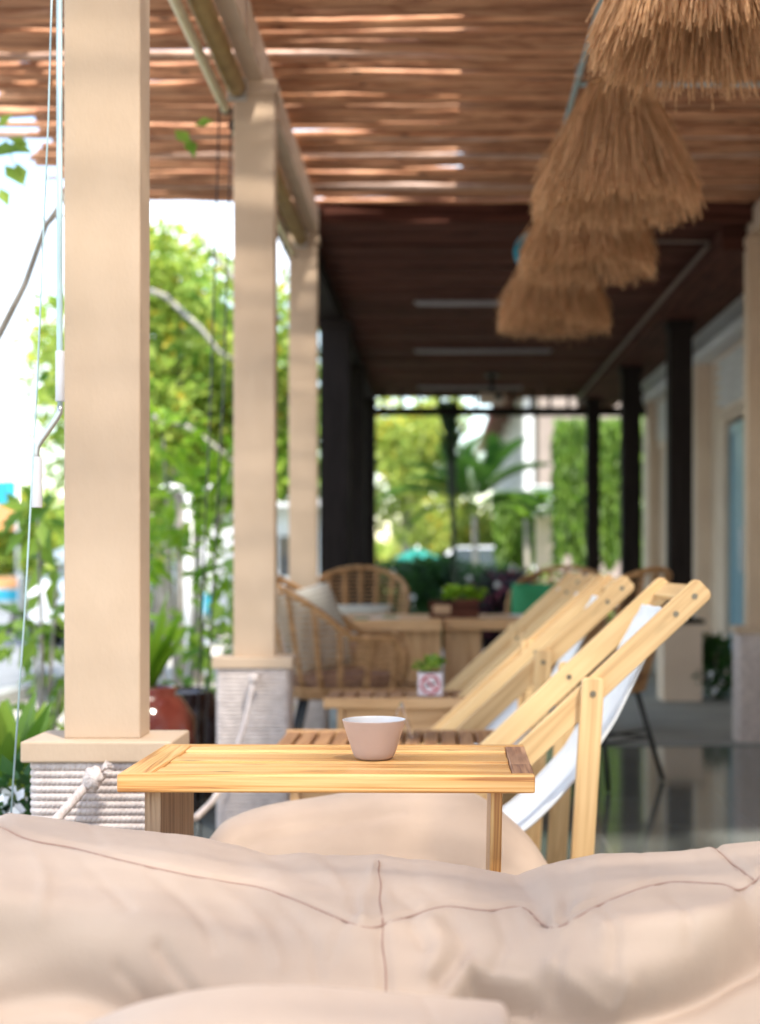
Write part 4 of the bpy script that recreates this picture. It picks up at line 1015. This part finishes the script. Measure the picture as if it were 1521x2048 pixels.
def strappy(name, label, loc, n, ln, mat, spread=.6, z0=0, cat='plant', pot=None, group='potted plants outside the veranda', wid=.05, seed=2):
    t = thing(name, label, cat, loc, 0, group); r_ = random.Random(seed); m = MB()
    for q in range(n):
        a = r_.uniform(0, 6.283); l = ln * r_.uniform(.6, 1.1); sp = spread * r_.uniform(.3, 1.1); w_ = wid * r_.uniform(.7, 1.2); row = []
        for i in range(6):
            f = i / 5; rr = sp * l * f ** 1.3; z = z0 + l * f * (1 - .35 * f * sp); ww = w_ * math.sin(math.pi * min(.97, f * .85 + .12))
            c = Vector((rr * math.cos(a), rr * math.sin(a), z)); sd = Vector((-math.sin(a), math.cos(a), 0)) * ww * .5
            row.append([c - sd, c + Vector((0, 0, -.15 * ww)), c + sd])
        m.grid(row)
    m.build('leaves', mat, t)
    if pot: pot(t)
    return t
def jar(prof, mat):
    def f(t): m = MB(); m.lathe(prof, 40); m.build('jar', mat, t)
    return f
strappy('potted_plant', 'bright strappy plant in a big glossy red brown jar behind the nearest column', (-1.17, 5.75, -.16), 30, .44, M['leaf_bright'], .55, .60, pot=jar([(.10, .0), (.17, .12), (.20, .30), (.205, .44), (.19, .54), (.14, .61), (.11, .63), (.125, .66), (.10, .66), (.09, .60)], M['glazed_red']))
m = MB(); m.lathe([(.08, 0), (.13, .10), (.15, .3), (.15, .48), (.12, .6), (.09, .62), (.09, .60)], 36); o = m.build('jar', M['glazed_dark'], None); o.location = (-1.075, 6.1, -.16); tag(o, 'black glazed jar standing beside the red brown jar', 'jar')
strappy('potted_plant', 'broad leaved plant in a terracotta pot at the lower left edge', (-1.22, 4.0, -.16), 34, .38, M['leaf_mid'], .7, .42, wid=.09, seed=5, pot=jar([(.10, 0), (.14, .2), (.17, .36), (.19, .44), (.17, .46), (.15, .42)], M['terracotta']))
t = thing('white_flower_plant', 'small white flowering plant low at the left edge', 'plant', (-1.02, 3.3, -.16), 0, 'potted plants outside the veranda')
m = MB(); cloud(m, [(0, 0, .52, .10), (.04, .05, .62, .07)], 200, .05, .6, 31); m.build('leaves', M['leaf_dark'], t)
m = MB(); cloud(m, [(0, -.02, .58, .09)], 60, .03, .9, 32); m.build('petals', M['petal'], t)
m = MB(); m.lathe([(.07, 0), (.10, .2), (.13, .42), (.14, .46), (.12, .47), (.11, .42)], 30); m.build('pot', M['terracotta'], t)
m = MB(); m.tube([(0, 0, .4), (0, 0, .58)], .008, 6); m.build('stem', M['trunk'], t)
def shrub(label, loc, clumps, n, size, mat, seed, droop=.4, group='leafy shrubs beside the veranda', wid=.42):
    t = thing('leafy_shrub', label, 'shrub', loc, 0, group); m = MB()
    for c in clumps: m.tube([(0, 0, 0), (c[0] * .4, c[1] * .4, c[2] * .55), (c[0], c[1], c[2])], [.014, .010, .005], 6)
    m.build('stems', M['branch'], t)
    m = MB(); cloud(m, clumps, n, size, wid, seed, droop, .2); m.build('foliage', mat, t)
shrub('loose big leaved shrub beside the nearest column, outside the crank', (-1.74, 6.3, -.16), [(-.05, 0, .86, .15), (.06, .1, .66, .12), (.05, 0, .50, .10), (.0, -.1, 1.35, .12), (.06, 0, 1.15, .08)], 110, .14, M['leaf_mid'], 41)
shrub('sparse bright shrub with pale stems in front of the crooked tree', (-1.50, 8.2, -.16), [(0, 0, 1.5, .30), (.25, .1, 1.15, .26), (-.25, 0, 1.2, .24), (.1, -.1, .8, .2), (.42, .1, .7, .2), (-.1, .1, 1.9, .25), (.3, .2, 1.75, .2)], 430, .13, M['leaf_bright'], 42)
shrub('dark leaved shrub low behind the red brown jar', (-1.05, 7.0, -.16), [(0, 0, .75, .18), (.12, 0, .5, .16), (-.15, 0, .5, .16), (.05, 0, 1.0, .14)], 130, .13, M['leaf_mid'], 43)
# flowers and hedge at the far end
def hedge(label, loc, sx, sy, h, mat, n, size, seed, petals=None, pm='petal'):
    t = thing('hedge', label, 'hedge', loc, 0, 'hedge shrubs at the far end'); r_ = random.Random(seed); cl = []
    for _ in range(60): cl.append((r_.uniform(-sx, sx), r_.uniform(-sy, sy), r_.uniform(.15, h - .1), r_.uniform(.18, .27)))
    m = MB()
    for c in cl[:14]: m.tube([(c[0] * .8, c[1] * .8, 0), (c[0], c[1], c[2])], [.015, .006], 5)
    m.build('stems', M['trunk'], t)
    m = MB(); cloud(m, cl, n, size, .55, seed, 0, .3); m.build('foliage', mat, t)
    if petals:
        m = MB()
        for _ in range(petals):
            c = r_.choice(cl); p = Vector((c[0] + r_.uniform(-.2, .2), c[1] - .22, c[2] + r_.uniform(-.2, .2)))
            for q in range(5): a = q * 1.257; m.leaf(p, (math.cos(a), -.3, math.sin(a)), .045, .7, .1, Vector((0, -1, .1)))
        m.build('flowers', M[pm], t)
hedge('dark green clipped hedge with small white flowers at the far end', (-.05, 16.9, -.1), .85, .35, 1.1, M['leaf_dark'], 11000, .095, 51, 14)
hedge('dark purple shrub with pink flowers beside the green hedge', (.78, 16.6, -.1), .34, .3, .98, M['leaf_purple'], 4500, .085, 52, 6)
hedge('low bright green shrub under the hanging vines', (1.95, 17.3, -.1), .75, .3, .95, M['leaf_mid'], 4500, .10, 53)

def palm(name, label, loc, h, n, ln, mat, seed, tilt=None, tr=.05):
    t = thing(name, label, 'palm tree', loc, 0, 'palms at the far end of the veranda'); r_ = random.Random(seed)
    m = MB(); m.tube([(0, 0, -.02), (.02, 0, h * .5), (0, 0, h)], [tr, tr * .85, tr * .7], 10); m.build('trunk', M['trunk'], t)
    m = MB()
    fr = tilt or [(r_.uniform(0, 6.283), r_.uniform(.35, 1.1), r_.uniform(.8, 1.1)) for _ in range(n)]
    for (a, el, k) in fr:
        l = ln * k; pts = []; x = 0; z = h
        ang = math.pi / 2 - (math.pi / 2 - el) * .3
        for i in range(15):
            f = i / 14; e = el + .35 - f * (1.25 + .5 * (1 - el)); x += l / 14 * math.cos(e); z += l / 14 * math.sin(e); pts.append(Vector((x * math.cos(a), x * math.sin(a), z)))
        m.tube(pts, [.012 - .009 * i / 14 for i in range(15)], 5, False)
        sd0 = Vector((-math.sin(a), math.cos(a), 0))
        for i in range(2, 15):
            for sub in (0, .5):
                if i + sub > 14: continue
                p = pts[i] if not sub else (pts[i] + pts[min(14, i + 1)]) / 2
                d = (pts[i] - pts[i - 1]).normalized(); ll = l * .36 * math.sin(math.pi * min(1, (i + sub) / 15 * .9 + .12)) + .06
                for s_ in (-1, 1):
                    dd = (d * .7 + sd0 * s_ * .9 + Vector((0, 0, -.25))).normalized(); m.leaf(p, dd, ll, .11, .3, Vector((0, 0, 1)))
    m.build('fronds', mat, t)
palm('palm_tree', 'dark green palm in the middle of the far opening', (.50, 19.2, -.1), 1.75, 12, 1.22, M['leaf_palm'], 61,
     [(math.pi, .55, 1.1), (math.pi * .92, .95, .95), (2.2, 1.25, .95), (1.2, 1.35, 1.0), (.5, 1.2, 1.05), (-.2, .9, 1.0), (-.6, .5, .9), (3.6, .8, .9), (4.4, 1.1, .8), (math.pi * 1.05, .3, .75), (0.1, .4, .8)])
palm('palm_tree', 'pale fronded young palm beside the far white pillar box', (1.28, 20.5, -.1), 1.72, 8, .85, M['leaf_bright'], 62,
     [(0.1, .65, 1.0), (-.5, .85, .9), (.6, .4, .9), (math.pi, .7, .9), (2.5, .9, .8), (-1.2, 1.0, .7)])
t = thing('slim_palm', 'tall slim dark stem with a leafy top before the far palm', 'palm tree', (.175, 15.95, -.1), 0, 'palms at the far end of the veranda')
m = MB(); m.tube([(.03, 0, 0), (.02, 0, .9), (.0, 0, 1.7), (-.02, 0, 2.2), (-.03, 0, 2.9)], [.028, .03, .034, .06, .085], 10); m.build('trunk', M['palm_stem'], t)
m = MB(); r_ = random.Random(3)
for q in range(26):
    a = r_.uniform(0, 6.28); m.leaf((-.02, 0, 2.1 + r_.uniform(0, .6)), (math.cos(a) * .5, math.sin(a) * .5, .8), .4, .14)
m.build('fronds', M['leaf_dark'], t)

m = MB(); r_ = random.Random(88); cl = []
for q in range(90):
    x = r_.uniform(-26, 1.2); cl.append((x, r_.uniform(46, 52), r_.uniform(.2, 1.9) + .9 * math.sin(x * .7), r_.uniform(.7, 1.3)))
cloud(m, cl, 16000, .34, .6, 89); o = m.build('far_trees', M['leaf_far'], None); o['kind'] = 'stuff'; o['label'] = 'blurred mass of far trees along the horizon'; o['category'] = 'trees'
strappy('potted_plant', 'dark leafy plant standing on the floor beside the blue door', (2.02, 10.45, .014), 22, .46, M['leaf_dark'], .7, .06, wid=.07, seed=9, group='plants along the cream wall')
t = thing('potted_plant', 'bushy green plant with pale flowers between the cream pedestal and the door', 'plant', (1.98, 10.2, .014), 0, 'plants along the cream wall')
m = MB(); cloud(m, [(-.06, 0, .17, .11), (.09, .02, .2, .12), (.03, .06, .36, .10), (.12, .1, .1, .1)], 420, .085, .5, 91); m.build('leaves', M['leaf_dark'], t)
m = MB(); cloud(m, [(-.06, -.06, .14, .12)], 40, .035, .9, 92); m.build('petals', M['petal'], t)
m = MB(); m.tube([(0, 0, 0), (.03, .03, .36)], .01, 6); m.build('stem', M['trunk'], t)
strappy('potted_plant', 'small dark plant in the gap behind the cream pedestal', (1.60, 12.1, .014), 18, .40, M['leaf_dark'], .7, .03, wid=.07, seed=10, group='plants along the cream wall')
# hanging vine curtains
def vines(label, loc, sx, sy, z0, z1, n, seed, taper=.0):
    t = thing('vine_curtain', label, 'vines', loc, 0, 'green vines hanging from the far building'); r_ = random.Random(seed)
    m = MB(); f = MB()
    for q in range(int(sx * 40)):
        x = r_.uniform(-sx, sx); y_ = r_.uniform(-sy, sy); zb = z0 + abs(x) / sx * taper + r_.uniform(-.05, .25)
        f.tube([(x, y_, z1), (x + .02, y_, (zb + z1) / 2), (x, y_, zb)], .005, 4, False)
    f.build('stems', M['leaf_dark'], t)
    for q in range(n):
        x = r_.uniform(-sx, sx); y_ = r_.uniform(-sy, sy); zb = z0 + abs(x) / sx * taper + .12 * math.sin(x * 17 + seed); z = r_.uniform(zb, z1)
        m.leaf((x, y_, z), (r_.gauss(0, .35), r_.gauss(0, .35) - .3, -1), r_.uniform(.08, .19), .24, .3, Vector((r_.gauss(0, .5), -1, r_.gauss(0, .4))))
    m.build('foliage', M['leaf_vine'], t)
vines('bright conical curtain of green vines left of the white pillar box', (1.19, 21.6, -.1), .30, .2, 1.05, 2.2, 4500, 71, .15)
vines('tall curtain of green vines between the far black columns', (2.15, 18.6, -.1), .62, .25, 1.2, 3.0, 12000, 72)
vines('curtain of green vines nearest to the cream wall', (3.2, 18.9, -.1), .5, .3, .95, 3.1, 8000, 73)

# ------------------------------------------------------------------ far buildings and street things
t = thing('far_building', 'cream villa with red tiled roof beyond the palms', 'building', (1.78, 25.0, -.15))
m = MB(); m.box(0, 6, 0, 16, 0, 4.3, 'y'); m.build('wall', M['villa'], t)
for k in range(6):
    m = MB(); m.box(-.05, .02, 1.6 + k * 2.4, 2.8 + k * 2.4, 2.5, 3.7); f = m.build('window', M['white_wall'], t); m = MB(); m.box(-.06, -.03, 1.7 + k * 2.4, 2.7 + k * 2.4, 2.6, 3.6); m.build('pane', M['glass_dark'], f)
for k in range(7): m = MB(); m.box(-.25, -.08, k * 2.4 + .1, k * 2.4 + .45, 0, 4.3); m.build('pilaster', M['white_wall'], t)
m = MB(); m.grid([[Vector((-.7, -.6, 4.25)), Vector((-.7, 16.6, 4.25))], [Vector((3, 2.5, 6.2)), Vector((3, 13.5, 6.2))], [Vector((6.7, -.6, 4.25)), Vector((6.7, 16.6, 4.25))]], smooth=False)
m.grid([[Vector((-.7, -.6, 4.25)), Vector((3, 2.5, 6.2)), Vector((6.7, -.6, 4.25))], [Vector((-.7, -.6, 4.15)), Vector((3, 2.5, 4.15)), Vector((6.7, -.6, 4.15))]], smooth=False)
rf = m.build('roof', M['roof_red'], t)
for k in range(22): m = MB(); m.box(-.72, -.66, -.5 + k * .78, -.1 + k * .78, 4.05, 4.25); m.build('eave_bracket', M['roof_red'], t)
t = thing('gate_pillar', 'brown pillar with a white box on top among the vines', 'pillar', (1.60, 21.0, -.1))
m = MB(); m.box(-.14, .14, -.14, .14, 0, 1.78); m.build('shaft', M['wall_cream'], t)
m = MB(); m.box(-.19, .19, -.19, .19, 1.785, 2.19); m.build('white_box', M['white'], t, .02)
m = MB(); m.box(-.22, .22, -.22, .22, 2.192, 2.23); m.build('lid', M['white'], t, .01)
t = thing('garden_wall', 'pinkish low wall behind the palm trunks', 'wall', (.9, 30.0, -.15))
m = MB(); m.box(-1.1, .8, 0, .2, 0, 1.15, 'x'); m.build('wall', M['wall_cream'], t)
m = MB(); m.box(-1.15, .85, -.04, .24, 1.15, 1.22, 'x'); m.build('coping', M['terracotta'], t)
def parasol(label, loc, r_, h, mat):
    t = thing('parasol', label, 'parasol', loc, 0, 'parasols outdoors')
    m = MB(); n = 8; top = Vector((0, 0, h)); 
    P = [[top + Vector((r_ * f * math.cos(k / n * 6.283), r_ * f * math.sin(k / n * 6.283), -.42 * r_ * f ** 1.2)) for k in range(n)] for f in (.02, .33, .66, 1)]
    m.grid(P, True, False)
    P = [[top + Vector((r_ * math.cos(k / n * 6.283), r_ * math.sin(k / n * 6.283), -.42 * r_ - d_)) for k in range(n)] for d_ in (0, .1)]
    m.grid(P, True, False); m.build('canopy', mat, t)
    m = MB(); m.tube([(0, 0, 0), (0, 0, h + .05)], .025, 8); m.build('pole', M['white'], t)
parasol('teal parasol beyond the dark hedge', (-.36, 26.0, -.1), .44, 1.36, M['teal'])
parasol('white parasol across the road beside the nearest column', (-5.1, 20.0, -.15), .42, 1.42, M['white'])
def car(label, loc, rz, mat):
    t = thing('parked_car', label, 'car', loc, rz, 'cars parked along the road')
    prof = [(-2.1, .35), (-2.12, .75), (-1.95, .92), (-1.2, 1.0), (-.6, 1.42), (.7, 1.45), (1.35, 1.05), (2.0, .9), (2.1, .6), (2.08, .35)]
    m = MB(); P = []
    for yy, k in ((-.85, .94), (-.78, 1), (.78, 1), (.85, .94)): P.append([Vector((x * k, yy * (.86 if z > 1.1 else 1), .3 + (z - .3) * k)) for x, z in prof])
    m.grid(P, False, False); i = len(m.v); m.face([i - 40 + q for q in range(10)]); m.face([i - 10 + q for q in reversed(range(10))]); m.build('body', mat, t, .04)
    m = MB()
    for s_ in (-1, 1):
        y0 = .765 * s_; P = [[Vector((x, y0 + s_ * .012 * (1 if z > 1.2 else 4), z)) for x, z in ((-1.05, 1.04), (1.2, 1.06))], [Vector((x, y0 * .90, z)) for x, z in ((-.58, 1.36), (.65, 1.38))]]; m.grid(P, False, False)
    m.grid([[Vector((-1.17, -.62, 1.04)), Vector((-1.17, .62, 1.04))], [Vector((-.66, -.58, 1.40)), Vector((-.66, .58, 1.40))]], False, False)
    m.grid([[Vector((1.34, -.62, 1.09)), Vector((1.34, .62, 1.09))], [Vector((.76, -.58, 1.44)), Vector((.76, .58, 1.44))]], False, False)
    m.build('window', M['carglass'], t)
    for x in (-1.3, 1.3):
        for s_ in (-1, 1):
            m = MB(); m.tube([(x, s_ * .70, .31), (x, s_ * .87, .31)], .31, 20); wl = m.build('wheel', M['rubber'], t); m = MB(); m.tube([(x, s_ * .868, .31), (x, s_ * .882, .31)], .19, 16); m.build('rim', M['steel'], wl)
    for s_ in (-1, 1):
        m = MB(); m.box(2.0, 2.1, s_ * .62 - .15, s_ * .62 + .15, .68, .80); m.build('headlight', M['glaze'], t, .02)
car('white car parked beyond the purple shrub', (1.15, 25.2, -.15), R(60), M['white'])
car('white car on the road low between the two nearest columns', (-4.4, 21.0, -.15), R(82), M['white'])
car('silver grey car on the road at the left edge', (-7.0, 24.8, -.15), R(75), M['steel'])
t = thing('street_lamp', 'white double armed street lamp seen between the two nearest columns', 'street lamp', (W(378, 1000, 9.4).x, 9.4, -.16))
m = MB(); m.tube([(0, 0, 0), (0, 0, 1.66)], .028, 10); m.build('pole', M['white'], t)
for s_ in (-1, 1):
    m = MB(); m.tube([(0, 0, 1.58), (s_ * .05, 0, 1.64), (s_ * .12, 0, 1.655)], .014, 8); ar = m.build('arm', M['white'], t)
    m = MB(); m.ball((s_ * .115, 0, 1.655), .075, .06, .026); m.build('lamp_head', M['white'], ar)
t = thing('shop_front', 'white shop building with dark windows across the road', 'building', (-5.6, 33, -.15))
m = MB(); m.box(-6, 3.2, 2, 6, 0, 2.5, 'x'); m.build('wall', M['white'], t)
for k in range(7):
    m = MB(); m.box(-5.6 + k * 1.2, -4.8 + k * 1.2, 1.97, 2.02, .7, 1.9); w_ = m.build('window', M['white_wall'], t); m = MB(); m.box(-5.5 + k * 1.2, -4.9 + k * 1.2, 1.955, 1.985, .8, 1.8); m.build('pane', M['carglass'], w_)
m = MB(); m.box(-6.2, 3.4, 1.2, 6.1, 2.502, 2.7, 'x'); m.build('roof', M['white_wall'], t)
t = thing('tall_white_panel', 'white upright panel behind the middle column shrubs', 'panel', (W(432, 1000, 10.2).x, 10.2, -.16))
m = MB(); m.box(-.10, .22, -.03, .03, .72, 1.42); m.build('board', M['white'], t, .01)
m = MB(); m.tube([(-.06, 0, 0), (-.06, 0, .72)], .02, 8); m.build('post', M['steel'], t); m = MB(); m.tube([(.18, 0, 0), (.18, 0, .72)], .02, 8); m.build('post', M['steel'], t)
m = MB(); m.box(-.08, .0, -.036, -.031, .78, .94); m.build('blue_patch', M['cyan'], t)
def banner(label, px, py, Y, w_, h_, m1, m2):
    v = W(px, py, Y); t = thing('banner', label, 'banner', (v.x, Y, -.15), 0, 'flags and banners across the road'); z = v.z + .15
    m = MB(); m.tube([(w_ / 2 + .03, 0, 0), (w_ / 2 + .03, 0, z + h_ / 2 + .1)], .025, 8); m.build('pole', M['steel'], t)
    m = MB(); m.grid([[Vector((-w_ / 2 + w_ * i / 8, .04 * math.sin(i), z + h_ / 2 - h_ / 2 * j)) for i in range(9)] for j in range(2)]); m.build('cloth', m1, t)
    m = MB(); m.grid([[Vector((-w_ / 2 + w_ * i / 8, .04 * math.sin(i), z - h_ / 2 * j)) for i in range(9)] for j in range(2)]); m.build('cloth', m2, t)
banner('cyan and orange banner at the left edge below the crank handle', 12, 1010, 22, .30, .75, M['cyan'], M['orange'])
banner('orange and cyan low sign at the left edge', 12, 1178, 21, .34, .34, M['orange'], M['cyan'])
